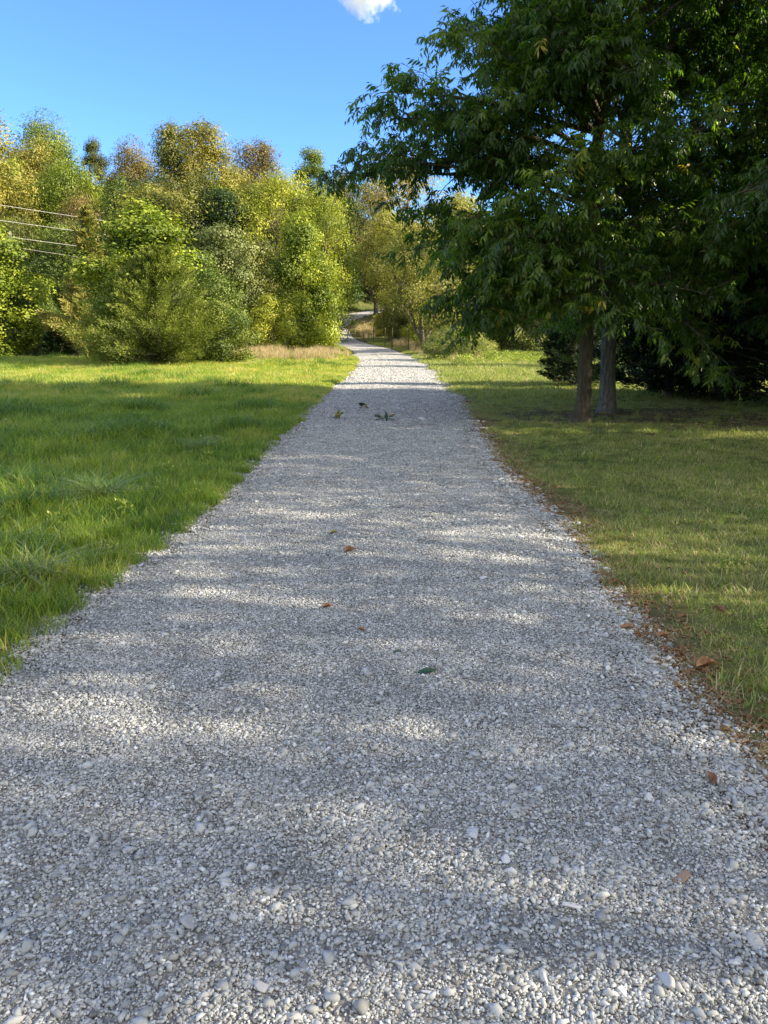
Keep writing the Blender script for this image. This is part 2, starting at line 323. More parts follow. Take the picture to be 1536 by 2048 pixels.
# ------------------------------------------------------------------ scattering (only for what nobody could count)
def protos(cname, meshes):
    col = bpy.data.collections.new(cname)
    for k, me in enumerate(meshes):
        o = bpy.data.objects.new('%s_%02d' % (cname, k), me); col.objects.link(o)
    return col
def scatter(name, P, rot, scl, idx, col, label, cat):
    me = bpy.data.meshes.new(name); me.vertices.add(len(P)); me.vertices.foreach_set('co', np.asarray(P, np.float32).ravel())
    a = me.attributes.new('rot', 'FLOAT_VECTOR', 'POINT'); a.data.foreach_set('vector', np.asarray(rot, np.float32).ravel())
    a = me.attributes.new('scl', 'FLOAT_VECTOR', 'POINT'); a.data.foreach_set('vector', np.asarray(scl, np.float32).ravel())
    a = me.attributes.new('idx', 'INT', 'POINT'); a.data.foreach_set('value', np.asarray(idx, np.int32))
    me.update(); o = obj(name, me)
    ng = bpy.data.node_groups.new(name, 'GeometryNodeTree')
    ng.interface.new_socket('Geometry', in_out='INPUT', socket_type='NodeSocketGeometry'); ng.interface.new_socket('Geometry', in_out='OUTPUT', socket_type='NodeSocketGeometry')
    gi = ng.nodes.new('NodeGroupInput'); go = ng.nodes.new('NodeGroupOutput'); ip = ng.nodes.new('GeometryNodeInstanceOnPoints')
    ci = ng.nodes.new('GeometryNodeCollectionInfo'); ci.inputs['Collection'].default_value = col; ci.inputs['Separate Children'].default_value = True; ci.inputs['Reset Children'].default_value = True
    def na(n, t):
        q = ng.nodes.new('GeometryNodeInputNamedAttribute'); q.data_type = t; q.inputs['Name'].default_value = n
        return next(s for s in q.outputs if s.name == 'Attribute' and s.enabled)
    e2r = ng.nodes.new('FunctionNodeEulerToRotation'); L = ng.links.new
    L(na('rot', 'FLOAT_VECTOR'), e2r.inputs[0]); L(gi.outputs[0], ip.inputs['Points']); L(ci.outputs[0], ip.inputs['Instance'])
    ip.inputs['Pick Instance'].default_value = True; L(na('idx', 'INT'), ip.inputs['Instance Index']); L(e2r.outputs[0], ip.inputs['Rotation']); L(na('scl', 'FLOAT_VECTOR'), ip.inputs['Scale'])
    L(ip.outputs[0], go.inputs[0]); md = o.modifiers.new('scatter', 'NODES'); md.node_group = ng
    return tag(o, label, cat, kind='stuff')

def blades(r, n, rad, h0, h1, w, lean, t0=0, t1=1, seg=3, dead=.06):
    a = r.uniform(0, 2 * np.pi, n); q = rad * np.sqrt(r.random(n)); x = q * np.cos(a); y = q * np.sin(a)
    h = r.uniform(h0, h1, n); la = r.uniform(0, 2 * np.pi, n); ln = r.uniform(.1, 1, n) * lean * h
    wa = la + np.pi / 2 + r.uniform(-.6, .6, n); wx = np.cos(wa) * w / 2; wy = np.sin(wa) * w / 2
    V = []; s = np.linspace(0, 1, seg + 1)
    for k in range(seg):
        cx = x + np.cos(la) * ln * s[k] ** 2; cy = y + np.sin(la) * ln * s[k] ** 2; cz = h * (s[k] - .28 * lean * s[k] ** 2) - .01; f = 1 - .5 * s[k]
        V += [np.stack([cx - wx * f, cy - wy * f, cz], 1), np.stack([cx + wx * f, cy + wy * f, cz], 1)]
    V.append(np.stack([x + np.cos(la) * ln, y + np.sin(la) * ln, h * (1 - .28 * lean)], 1))
    V = np.stack(V, 1); m_ = V.shape[1]; b_ = np.arange(n)[:, None] * m_; F = []
    for k in range(seg - 1):
        F += [b_ + [[2 * k, 2 * k + 1, 2 * k + 3]], b_ + [[2 * k, 2 * k + 3, 2 * k + 2]]]
    F.append(b_ + [[2 * seg - 2, 2 * seg - 1, 2 * seg]])
    t = np.clip(r.normal((t0 + t1) / 2, (t1 - t0) / 4, n), 0, .9); dd = r.random(n) < dead; t[dd] = r.uniform(.85, 1, dd.sum())
    return V.reshape(-1, 3), np.concatenate(F), np.repeat(t, m_)
def blade_mesh(name, mat, *a, **k):
    V, F_, t = blades(*a, **k); return make_mesh(name, V, F_, mat, t)
lawn_col = protos('lawn_tuft', [blade_mesh('lawn_tuft', M['lawn'], rg(100 + k), 46, .13, .07, .2 + .02 * k, .007, .9, .15, .75) for k in range(6)] +
                  [blade_mesh('lawn_tuft', M['lawn'], rg(120 + k), 60, .16, .16, .34, .008, 1.1, .05, .6) for k in range(2)] +
                  [blade_mesh('lawn_tuft', M['lawn'], rg(130 + k), 60, .17, .07, .19, .014, .9, .4, .98, seg=2) for k in range(4)])  # far tufts tinted lighter and yellower, painting the sunlit strip brighter
turf_col = protos('turf_tuft', [blade_mesh('turf_tuft', M['turf'], rg(140 + k), 60, .1, .012, .042 + .006 * k, .0035, 1.3, .05, .8, seg=2, dead=.22) for k in range(6)] +
                  [blade_mesh('turf_tuft', M['turf'], rg(150 + k), 60, .14, .03, .09, .008, 1.0, .1, .8, seg=2, dead=.12) for k in range(3)])
dry_col = protos('dry_tuft', [blade_mesh('dry_tuft', M['dry'], rg(160 + k), 46, .16, .3, .75, .012, .5, .1, .9, dead=.2) for k in range(4)])
def field(r, x0, x1, y0, y1, dens):
    n = int((x1 - x0) * (y1 - y0) * dens); return r.uniform(x0, x1, n), r.uniform(y0, y1, n)
def off_path(x, y, k=1.0, amp=.12, seed=9):
    d, pz, hw = path_info(x, y); e = fbm(np.asarray(x) * 1.5, np.asarray(y) * 1.5, seed, 3)
    return d / hw > k + amp * (e - .5) * 2
def put(name, x, y, s, idx, col, label, cat, seed, tilt=.12, sz=None):
    r = rg(seed); n = len(x); z = ground_h(x, y)
    rot = np.stack([r.normal(0, tilt, n), r.normal(0, tilt, n), r.uniform(0, 6.28, n)], 1)
    scl = np.stack([s, s, s if sz is None else sz], 1)
    return scatter(name, np.stack([x, y, z], 1), rot, scl, idx, col, label, cat)
# left lawn
r = rg(1); X = []; Y = []; I = []; SC = []
for (x0, x1, y0, y1, dn, big) in [(-7, -1.2, 1.5, 8, 150, 0), (-12, -1.0, 8, 15, 110, 0), (-17, -.7, 15, 24, 75, 1), (-24, -.5, 24, 37, 45, 1), (-12, -1.8, 37, 62, 22, 1)]:
    x, y = field(r, x0, x1, y0, y1, dn); k = off_path(x, y, .985, .05) & (x < np.interp(y, PL[:, 1], PL[:, 0])) & (x > -1.0 - y * .62)
    x, y = x[k], y[k]; X.append(x); Y.append(y)
    clump = fbm(x * .9, y * .9, 61, 3)
    edge = np.clip((np.interp(y, LE[:, 1], LE[:, 0]) - x) / 1.6, 0, 1)
    I.append(np.where(r.random(len(x)) < (.8 if big else 0), r.integers(8, 12, len(x)), np.where((clump > .66) & (r.random(len(x)) < .55), r.integers(6, 8, len(x)), r.integers(0, 6, len(x)))))
    SC.append((.5 + .5 * edge ** .5) * (.5 + 1.0 * clump) * r.uniform(.8, 1.15, len(x)) * (1.15 if big else 1))
put('lawn_grass', np.concatenate(X), np.concatenate(Y), np.concatenate(SC), np.concatenate(I), lawn_col, 'lush green meadow grass left of the gravel path', 'grass', 11)
# right verge
r = rg(2); X = []; Y = []; I = []; SC = []
for (x0, x1, y0, y1, dn, big) in [(1.0, 6, 1.5, 8, 190, 0), (.9, 9, 8, 16, 120, 0), (1.2, 14, 16, 26, 60, 1), (1.0, 20, 26, 44, 34, 1), (-1, 14, 44, 62, 16, 1)]:
    x, y = field(r, x0, x1, y0, y1, dn)
    d, pz, hw = path_info(x, y); e = fbm(x * 1.3, y * .9, 62, 4); gap = d / hw > 1.02 + .07 * sm(16, 12, y) + .55 * np.clip(e - .44, 0, 1) * 2 * (1 - .6 * sm(4.5, 3, y)) + .05 * sm(3.8, 2.4, y)
    bare = (np.hypot((x - 5.0) / 2.6, (y - 12.8) / 1.2) < 1.15) & (fbm(x * 1.2, y * 1.2, 30) > .38) & (r.random(len(x)) < .85)
    k = gap & ~bare & (x > np.interp(y, PL[:, 1], PL[:, 0])) & (x < 1.5 + y * .62)
    k &= (r.random(len(x)) < .35 + .9 * fbm(x * .8, y * .8, 63, 3))
    x, y = x[k], y[k]; X.append(x); Y.append(y); n = len(x)
    I.append(np.where(r.random(n) < (.9 if big else .04), r.integers(6, 9, n), r.integers(0, 6, n)))
    SC.append(r.uniform(.75, 1.25, n) * (1 + .7 * sm(17, 30, y)) * (1.3 if big else 1))
put('verge_grass', np.concatenate(X), np.concatenate(Y), np.concatenate(SC), np.concatenate(I), turf_col, 'short thin yellowish grass right of the gravel path', 'grass', 12)
M['tussock'] = leafmat('tussock_blade', [(0, (.06, .11, .035)), (.5, (.15, .23, .06)), (.85, (.3, .34, .1)), (1, (.45, .36, .2))], .3, (1.3, 1.3, .7), .4, .4)
for k, (px, py, mt, n, h, lb) in enumerate([(205, 1010, 'tussock', 230, .52, 'large arching blue-green grass tussock in the shaded lawn'), (75, 1010, 'dry', 90, .3, 'withered brown grass tuft left of the large arching tussock'), (60, 1170, 'tussock', 170, .45, 'dark green grass tussock at the left picture edge, below the withered tuft'), (400, 905, 'tussock', 120, .4, 'upright grass tussock nearer the path than the large arching one'), (130, 890, 'dry', 60, .22, 'small brownish withered tuft farther back in the shaded lawn'), (10, 1110, 'lawn', 130, .38, 'bright seedy grass tussock cut by the left picture edge')]):
    p_ = R(PITCH); v_ = (1024 - py) / 1539; dz = -math.sin(p_) + v_ * math.cos(p_); x = (px - 768) / 1539 * (-CH / dz); y = (math.cos(p_) + v_ * math.sin(p_)) * (-CH / dz)
    V, F_, t_ = blades(rg(180 + k), n, .12, h * .5, h, .007, 1.9, .1, .9, 5, .1); o = obj('grass_tussock', make_mesh('grass_tussock', V, F_, M[mt], t_)); o.location = (x, y, float(ground_h(np.array([x]), np.array([y]))[0])); tag(o, lb, 'grass tussock')
# tall dry and weedy grass
r = rg(3)
cl = [(-4.2, 33.8, 1.7, 2.2, 130, .8), (-3.2, 39, .9, 3, 130, .8), (-6.0, 38, 1.2, 3, 150, .9), (2.6, 43, 1.0, 4, 130, .8), (1.6, 53, 1.0, 5, 140, 1.0), (-16.5, 44, 2.2, 2.0, 190, 1.2), (-22, 46, 6, 4, 420, .9), (3.3, 33, .8, 2, 60, .7), (3.2, 48, 1.5, 4, 220, .9), (-1.5, 68, 1.5, 5, 160, .9)]
X = np.concatenate([r.normal(a, c_ * .6, n) for a, b_, c_, d, n, s in cl]); Y = np.concatenate([r.normal(b_, d * .6, n) for a, b_, c_, d, n, s in cl]); SC = np.concatenate([r.uniform(.6, 1.1, n) * s for a, b_, c_, d, n, s in cl])
k = off_path(X, Y, 1.25, 0); put('dry_grass', X[k], Y[k], SC[k], r.integers(0, 4, k.sum()), dry_col, 'tall tan and reddish dry grass standing at the edges of the mown lawn', 'grass', 13)

# ------------------------------------------------------------------ gravel
def rock(r, sub=0, flat=.6):
    import bmesh
    bm = bmesh.new(); bmesh.ops.create_icosphere(bm, subdivisions=1 + 2 * sub, radius=1)
    V = np.array([v.co[:] for v in bm.verts]); F_ = np.array([[v.index for v in f.verts] for f in bm.faces]); bm.free()
    if sub:
        V = V * (1 + r.normal(0, .012, (len(V), 1)))
        for _ in range(14):                 # chip flat facets off
            n = nrm(r.normal(size=3)); c_ = r.uniform(.38, .72); d = V @ n - c_; V = V - np.outer(np.clip(d, 0, None), n)
    else: V = V * r.uniform(.55, 1.3, (len(V), 1)) + r.normal(0, .12, V.shape)
    V = V * np.array([r.uniform(.9, 1.5), r.uniform(.6, 1), r.uniform(flat * .7, flat * 1.2)])
    return V, F_
def rockmat(name, stops, rnd=.3):
    m, nt, out = newmat(name)
    t = N(nt, 'ShaderNodeAttribute', attribute_name='tint').outputs['Fac']; r_ = N(nt, 'ShaderNodeObjectInfo').outputs['Random']
    f = math_(nt, 'ADD', t, math_(nt, 'MULTIPLY', math_(nt, 'SUBTRACT', r_, .5), rnd))
    tc = N(nt, 'ShaderNodeTexCoord').outputs['Object']; n1 = wnoise(nt, 25, 4, .6, tc)
    col = mixc(nt, .35, ramp(nt, f, stops), ramp(nt, n1, [(.35, (.45, .45, .44)), (.6, (1, 1, 1))]), 'MULTIPLY')
    b = N(nt, 'ShaderNodeBsdfPrincipled'); b.inputs['Roughness'].default_value = .85; b.inputs['Specular IOR Level'].default_value = .25
    nt.links.new(col, b.inputs['Base Color']); nt.links.new(b.outputs[0], out.inputs[0]); return m
M['pebble'] = rockmat('limestone_chip', [(0, (.17, .17, .16)), (.4, (.405, .41, .39)), (.8, (.54, .55, .53)), (1, (.72, .73, .71))])
M['stone_white'] = rockmat('white_stone', [(0, (.52, .52, .52)), (1, (.7, .7, .69))])
M['stone_grey'] = rockmat('grey_stone', [(0, (.38, .37, .355)), (1, (.56, .55, .53))], .6)
M['stone_tan'] = rockmat('tan_stone', [(0, (.25, .16, .1)), (1, (.4, .29, .2))])
rocks = [rock(rg(200 + k)) for k in range(24)]
def cluster(r, n, rad, s0, s1):
    mb = MB()
    for _ in range(n):
        V, F_ = rocks[r.integers(len(rocks))]; s = s0 * (s1 / s0) ** (r.random() ** 2.2)
        a = r.uniform(0, 6.28); ti = r.normal(0, .5); q = rad * math.sqrt(r.random()); ph = r.uniform(0, 6.28)
        ca, sa = math.cos(a), math.sin(a); V = V * s; V = V @ np.array([[1, 0, 0], [0, math.cos(ti), -math.sin(ti)], [0, math.sin(ti), math.cos(ti)]]).T; V = V @ np.array([[ca, -sa, 0], [sa, ca, 0], [0, 0, 1]]).T
        mb.add(V + [q * math.cos(ph), q * math.sin(ph), s * .2 + r.uniform(-.001, .003)], F_, np.clip(r.normal(.45, .22), 0, 1) if r.random() > .04 else 1)
    return mb.mesh('gravel_cluster', M['pebble'])
grav_col = protos('gravel_cluster', [cluster(rg(230 + k), 44, .075, .0028, .0075) for k in range(10)] + [cluster(rg(250 + k), 20, .1, .005, .0115) for k in range(6)] + [cluster(rg(260 + k), 4, .12, .010, .02) for k in range(6)])
r = rg(4); X = []; Y = []; U_ = []; I = []; SC = []
for (t0, t1, dn, s) in [(0.9, 2.6, 520, .9), (2.6, 4.2, 260, .95), (0.6, 5.5, 560, 1), (5.5, 11, 330, 1.15), (11, 20, 130, 1.5), (20, 40, 40, 2.2)]:
    n = int((t1 - t0) * 3.3 * dn); y = r.uniform(t0, t1, n); u = r.uniform(-1.1, 1.1, n)
    u = np.where(r.random(n) < .06, np.sign(u) * r.uniform(.95, 1.25, n), u)
    cx = np.interp(y, PL[:46 * 8, 1], PL[:46 * 8, 0]); hw = np.interp(y, PL[:46 * 8, 1], PL[:46 * 8, 3])
    keep = np.abs(u) < np.where(u > 0, 1.02 + .2 * r.random(n) ** 2, 1.0 + .1 * r.random(n) ** 2); u = u[keep]; y = y[keep]; x = cx[keep] + u * hw[keep]; n = len(x)
    X.append(x); Y.append(y); q = r.random(n); eb = .02 + .16 * sm(.75, 1, np.abs(u)) + .06 * sm(3.2, 1.6, y)
    I.append(np.where(q < eb, r.integers(16, 22, n), np.where(q < .2 + eb, r.integers(10, 16, n), r.integers(0, 10, n)))); SC.append(r.uniform(.8, 1.2, n) * s)
X, Y, I, SC = map(np.concatenate, (X, Y, I, SC)); Z = surf_z(X, Y); n = len(X)
gravel = scatter('gravel', np.stack([X, Y, Z], 1), np.stack([r.normal(0, .02, n), r.normal(0, .02, n), r.uniform(0, 6.28, n)], 1), np.stack([SC] * 3, 1), I, grav_col, 'loose grey crushed limestone gravel covering the path', 'gravel')

# individual stones that stand out
def stone(x, y, s, mat, label, seed, group=None, name='stone', me=None):
    if me is None:
        V, F_ = rock(rg(seed), 1, .5); me = make_mesh('stone', V, F_, mat, np.full(len(V), .5))
    o = obj(name, me); o.location = (x, y, float(surf_z(np.array([x]), np.array([y]))[0]) + s * .18); o.scale = (s, s, s)
    r_ = rg(seed + 9); o.rotation_euler = (r_.normal(0, .15), r_.normal(0, .15), r_.uniform(0, 6.28)); return tag(o, label, 'stone', group)
def gpt(px, py):                            # photograph pixel to a point on level ground
    p_ = R(PITCH); v = (1024 - py) / 1539; u = (px - 768) / 1539
    d = np.array([u, math.cos(p_) + v * math.sin(p_), -math.sin(p_) + v * math.cos(p_)]); return d[:2] * (-CH / d[2])
for k, (px, py, s, mt, lb) in enumerate([
    (1140, 1830, .026, 'stone_white', 'large bluish white stone on the gravel near the lower right corner'),
    (895, 1697, .016, 'stone_white', 'bright white angular stone low on the path right of its middle'),
    (898, 1734, .017, 'stone_grey', 'pale stone just below the bright white angular stone'),
    (1465, 1940, .024, 'stone_white', 'long white wedge-shaped stone near the bottom right corner'),
    (1505, 1895, .036, 'stone_grey', 'broad pale grey stone at the right picture edge near the bottom'),
    (1330, 1985, .034, 'stone_grey', 'smooth oval grey stone near the bottom edge, right'),
    (380, 1875, .03, 'stone_grey', 'rounded grey stone half sunk in the lower left gravel'),
    (855, 2005, .018, 'stone_white', 'slim white stone upright at the bottom edge of the picture'),
    (125, 1503, .019, 'stone_white', 'white stone lying alone on the left of the path'),
    (450, 1390, .03, 'stone_grey', 'wide flat grey stone on the left of the path below the lawn corner'),
    (1300, 1610, .022, 'stone_white', 'white stone topmost of the pair where the path meets reddish soil'),
    (1350, 1612, .02, 'stone_white', 'white stone right of the pair beside the reddish soil'),
    (905, 1588, .021, 'stone_grey', 'flat pale grey stone in the middle of the lower path'),
    (1090, 1024, .045, 'stone_tan', 'tan rock on the right edge of the path, against the turf'),
    (845, 843, .075, 'stone_white', 'white stone far up the path beside the fallen green leaves'),
    (1360, 1772, .026, 'stone_tan', 'rounded tan stone at the lower right above the sunlit gravel'),
    (1070, 1505, .018, 'stone_white', 'small white stone right of the dark green leaf'),
    (600, 1140, .02, 'stone_white', 'small white stone left of the curled brown leaf')]):
    x, y = gpt(px, py); stone(x, y, s, M[mt], lb, 300 + k)
r = rg(5); sm_ = []
for k in range(6):
    V, F_ = rock(rg(330 + k), 1, .55); sm_.append(make_mesh('stone', V, F_, M['stone_grey'] if k % 2 else M['stone_white'], np.full(len(V), .3 + .1 * k)))
for zone, nn, (u0, u1), (y0, y1), lb in [('a', 60, (.86, 1.12), (1.5, 8), 'pale loose stone among many lining the right edge of the path'), ('b', 34, (-1.05, -.84), (2.5, 9), 'pale loose stone among many lining the left edge of the path'), ('c', 46, (-.8, .84), (1.3, 7), 'pale stone sitting among finer gravel on the open path')]:
    for k in range(nn):
        y = y0 + (y1 - y0) * r.random() ** 1.5; u = r.uniform(u0, u1)
        cx = np.interp(y, PL[:46 * 8, 1], PL[:46 * 8, 0]); hw = np.interp(y, PL[:46 * 8, 1], PL[:46 * 8, 3])
        stone(cx + u * hw, y, (.009 + .017 * r.random() ** 2) * (1 + .05 * y), None, lb, 340 + k, 'loose stones: ' + {'a': 'right path edge', 'b': 'left path edge', 'c': 'open path'}[zone], me=sm_[r.integers(6)])

# fallen leaves
def flatmat(name, ca, cb, rough=.6):
    m, nt, out = newmat(name); tc = N(nt, 'ShaderNodeTexCoord').outputs['Object']
    col = ramp(nt, wnoise(nt, 6, 4, .6, tc), [(.35, ca), (.65, cb)])
    b = N(nt, 'ShaderNodeBsdfPrincipled'); b.inputs['Roughness'].default_value = rough; nt.links.new(col, b.inputs['Base Color']); nt.links.new(b.outputs[0], out.inputs[0]); return m
M['leaf_brown'] = flatmat('brown_leaf', (.12, .055, .02), (.3, .15, .06)); M['leaf_green'] = flatmat('green_leaf', (.012, .04, .016), (.03, .08, .025), .4); M['leaf_yellow'] = flatmat('yellow_leaf', (.12, .14, .02), (.3, .26, .05))
def leaf_mesh(r, curl=.35, asp=.42):
    nU, nV = 13, 7; V = []
    for a in np.linspace(0, 1, nU):
        w = asp * .5 * math.sin(math.pi * min(a, 1) ** .8) ** .8 * (1 + .12 * math.sin(a * 40)) + .006
        for b_ in np.linspace(-1, 1, nV):
            V.append((a - .5, b_ * w, curl * (abs(b_) ** 1.6) * w + .18 * curl * (a - .5) ** 2 + .03 * math.sin(a * 9 + b_ * 3)))
    F_ = [[i * nV + j, (i + 1) * nV + j, (i + 1) * nV + j + 1, i * nV + j + 1] for i in range(nU - 1) for j in range(nV - 1)]
    n0 = len(V); V = np.array(V); V2 = V - [0, 0, .008]
    mb = MB(); mb.add(V, F_); mb.add(V2, [f[::-1] for f in F_])
    rim = [j for j in range(nV)] + [i * nV + nV - 1 for i in range(1, nU)] + [(nU - 1) * nV + j for j in range(nV - 2, -1, -1)] + [i * nV for i in range(nU - 2, 0, -1)]
    mb.add(np.vstack([V, V2]), [[rim[k], rim[(k + 1) % len(rim)], n0 + rim[(k + 1) % len(rim)], n0 + rim[k]] for k in range(len(rim))])
    tube(mb, [(-.5, 0, 0), (-.62, .01, .01), (-.74, .04, .0)], .008, 4)
    return mb
for k, (px, py, L, mt, rz, curl, lb) in enumerate([
    (855, 1356, .085, 'leaf_green', .1, .2, 'dark green leaflet lying flat on the gravel'),
    (700, 1114, .085, 'leaf_brown', .5, 1.6, 'curled orange-brown leaf on the middle of the path'),
    (722, 1274, .05, 'leaf_brown', 2.6, .9, 'small tan leaf scrap on the path, left of the dark green leaflet'),
    (655, 1228, .06, 'leaf_brown', .2, 1.2, 'thin dark brown leaf lying left of centre on the path'),
    (667, 1076, .06, 'leaf_yellow', .4, 1.0, 'small yellow-green leaf above the curled orange-brown leaf'),
    (795, 1318, .04, 'leaf_green', .1, .6, 'tiny dark leaf bit just above the dark green leaflet'),
    (1412, 1336, .11, 'leaf_brown', .3, 1.5, 'larger reddish brown leaf lying in the turf at the right'),
    (1437, 1225, .09, 'leaf_brown', 1.9, 1.4, 'reddish brown leaf in the turf, topmost of the ones at the right'),
    (1325, 1275, .07, 'leaf_brown', .2, 1.0, 'brown leaf where the turf bulges towards the path'),
    (1255, 1258, .08, 'leaf_brown', 0, .6, 'flat tan leaf at the right path edge beside pale stones'),
    (1225, 1170, .1, 'leaf_brown', .8, 1.2, 'brown leaf in the sunlit patch at the right path edge'),
    (1420, 1563, .07, 'leaf_brown', 1.4, 1.2, 'reddish leaf at the right edge of the turf corner')]):
    x, y = gpt(px, py); o = obj('fallen_leaf', leaf_mesh(rg(k), curl).mesh('fallen_leaf', M[mt], True)); o.scale = (L, L, L)
    o.location = (x, y, float(surf_z(np.array([x]), np.array([y]))[0]) + .012); o.rotation_euler = (.15, -.1, rz); tag(o, lb, 'leaf')
def sprig(px, py, n, L, lb, seed):
    x, y = gpt(px, py); r_ = rg(seed); mb = MB(); tube(mb, [(-L, 0, .01), (0, .02, .03), (L, 0, .01)], .006, 4)
    o = obj('leaf_sprig', mb.mesh('leaf_sprig', M['leaf_green'])); o.location = (x, y, float(surf_z(np.array([x]), np.array([y]))[0]) + .015); o.rotation_euler = (0, 0, r_.uniform(-.4, .4)); tag(o, lb, 'sprig')
    for k in range(n):
        lf = obj('leaf', leaf_mesh(r_, .8).mesh('leaf', M['leaf_yellow'] if k % 3 == 0 else M['leaf_green'], True), o); s = r_.uniform(.1, .17)
        lf.scale = (s, s, s); lf.location = (r_.uniform(-L, L), r_.uniform(-.05, .05), .03 + r_.random() * .05); lf.rotation_euler = (r_.normal(0, .7), r_.normal(0, .7), r_.uniform(0, 6.28))
sprig(770, 846, 7, .14, 'fallen sprig of green leaves far up the path, largest of three', 1)
sprig(672, 842, 4, .07, 'fallen green sprig on the far path, nearest the lawn', 2)
sprig(728, 822, 4, .09, 'dark fallen sprig on the far path, farthest of three', 3)
lit_col = protos('litter_bit', [leaf_mesh(rg(k), .5 + .4 * k).mesh('litter_bit', M['leaf_brown'], True) for k in range(3)] + [blade_mesh('litter_straw', M['dry'], rg(170 + k), 14, .06, .02, .05, .004, 2.5, .3, 1) for k in range(3)])
r = rg(6); n = 5200; y = 1.8 + 14 * r.random(n) ** 1.3; hw = np.interp(y, PL[:368, 1], PL[:368, 3]); x = np.interp(y, PL[:368, 1], PL[:368, 0]) + hw * (1.04 + np.abs(r.normal(0, .15, n)))
x = np.r_[x, r.uniform(1.4, 7, 260)]; y = np.r_[y, r.uniform(2, 12, 260)]; n += 260; n2 = 3200; x = np.r_[x, r.normal(5.0, 1.7, n2)]; y = np.r_[y, r.normal(12.8, 1.1, n2)]; n += n2; s = r.uniform(.02, .05, n); idx = np.where(r.random(n) < .6, r.integers(0, 3, n), r.integers(3, 6, n)); s = np.where(idx > 2, r.uniform(.45, .95, n), s)
put('leaf_litter', x, y, s, idx, lit_col, 'brown leaf scraps and straw strewn along the right edge of the path and under the trees', 'leaf litter', 14, .3)
# ------------------------------------------------------------------ trees
def grow(r, p, d, L, n, up=0., wob=.12, droop=0.):
    P = [np.array(p, float)]; d = nrm(np.array(d, float))
    for k in range(n):
        s = (k + 1) / n; d = nrm(d + r.normal(0, wob, 3) + np.array([0, 0, up - droop * s]) / n * 2); P.append(P[-1] + d * L / n)
    return np.array(P)
def at(P, t):
    q = t * (len(P) - 1); i_ = min(int(q), len(P) - 2); f = q - i_; return P[i_] * (1 - f) + P[i_ + 1] * f, nrm(P[i_ + 1] - P[i_])
# compound leaf templates: x outwards, z up
def compound(r):
    n = r.integers(3, 7); L = r.uniform(.16, .3); Ps = []; Ax = []; Nm = []; Ls = []; tnt = []
    for k in range(n + 1):
        s = (k + .8) / (n + 1); base = np.array([s * L, 0, -.22 * L * s * s])
        sides = (-1, 1) if k < n else (0,)
        for sd in sides:
            Ps.append(base); Ax.append([.5 + .3 * (sd == 0) + r.normal(0, .2), sd * .65 + r.normal(0, .2), -.6 - .4 * s + r.normal(0, .35)]); Nm.append([.4 + r.normal(0, .5), sd * .35 + r.normal(0, .4), 1]); Ls.append(r.uniform(.75, 1.1) * (.65 + .5 * math.sin(math.pi * min(s, .8)))); tnt.append(r.normal(0, .05))
    return kites(np.array(Ps), np.array(Ax), np.array(Nm), np.array(Ls) * .105 * r.uniform(.85, 1.2, len(Ls)), np.array(Ls) * .033, np.array(tnt), .1)
comp = [compound(rg(400 + k)) for k in range(16)]
def leaves_at(mb, r, P, D, sc=1., tint=None):
    P = np.array(P); D = np.array(D); n = len(P); which = r.integers(0, len(comp), n)
    yaw = np.arctan2(D[:, 1], D[:, 0]); pit = np.clip(-np.arcsin(np.clip(D[:, 2], -1, 1)) * .6 + r.normal(.15, .3, n), -.8, 1.2)
    s = r.uniform(.75, 1.25, n) * sc; t = np.clip(r.beta(2, 2.6, n) if tint is None else tint + r.normal(0, .12, n), 0, .95)
    t = np.where(r.random(n) < .006, 1.0, t)
    for w in range(len(comp)):
        k = which == w; V, F_, tt_ = comp[w]; m_ = k.sum()
        if not m_: continue
        cp, sp, cy, sy = np.cos(pit[k]), np.sin(pit[k]), np.cos(yaw[k]), np.sin(yaw[k])
        x = V[None, :, 0] * cp[:, None] + V[None, :, 2] * sp[:, None]; z = -V[None, :, 0] * sp[:, None] + V[None, :, 2] * cp[:, None]; y = np.broadcast_to(V[None, :, 1], x.shape)
        Q = np.stack([x * cy[:, None] - y * sy[:, None], x * sy[:, None] + y * cy[:, None], z], -1) * s[k][:, None, None] + P[k][:, None]
        F2 = (F_[None] + np.arange(m_)[:, None, None] * len(V)).reshape(-1, 3)
        mb.add(Q.reshape(-1, 3), F2, np.clip(t[k][:, None] + tt_[None], 0, 1).ravel())
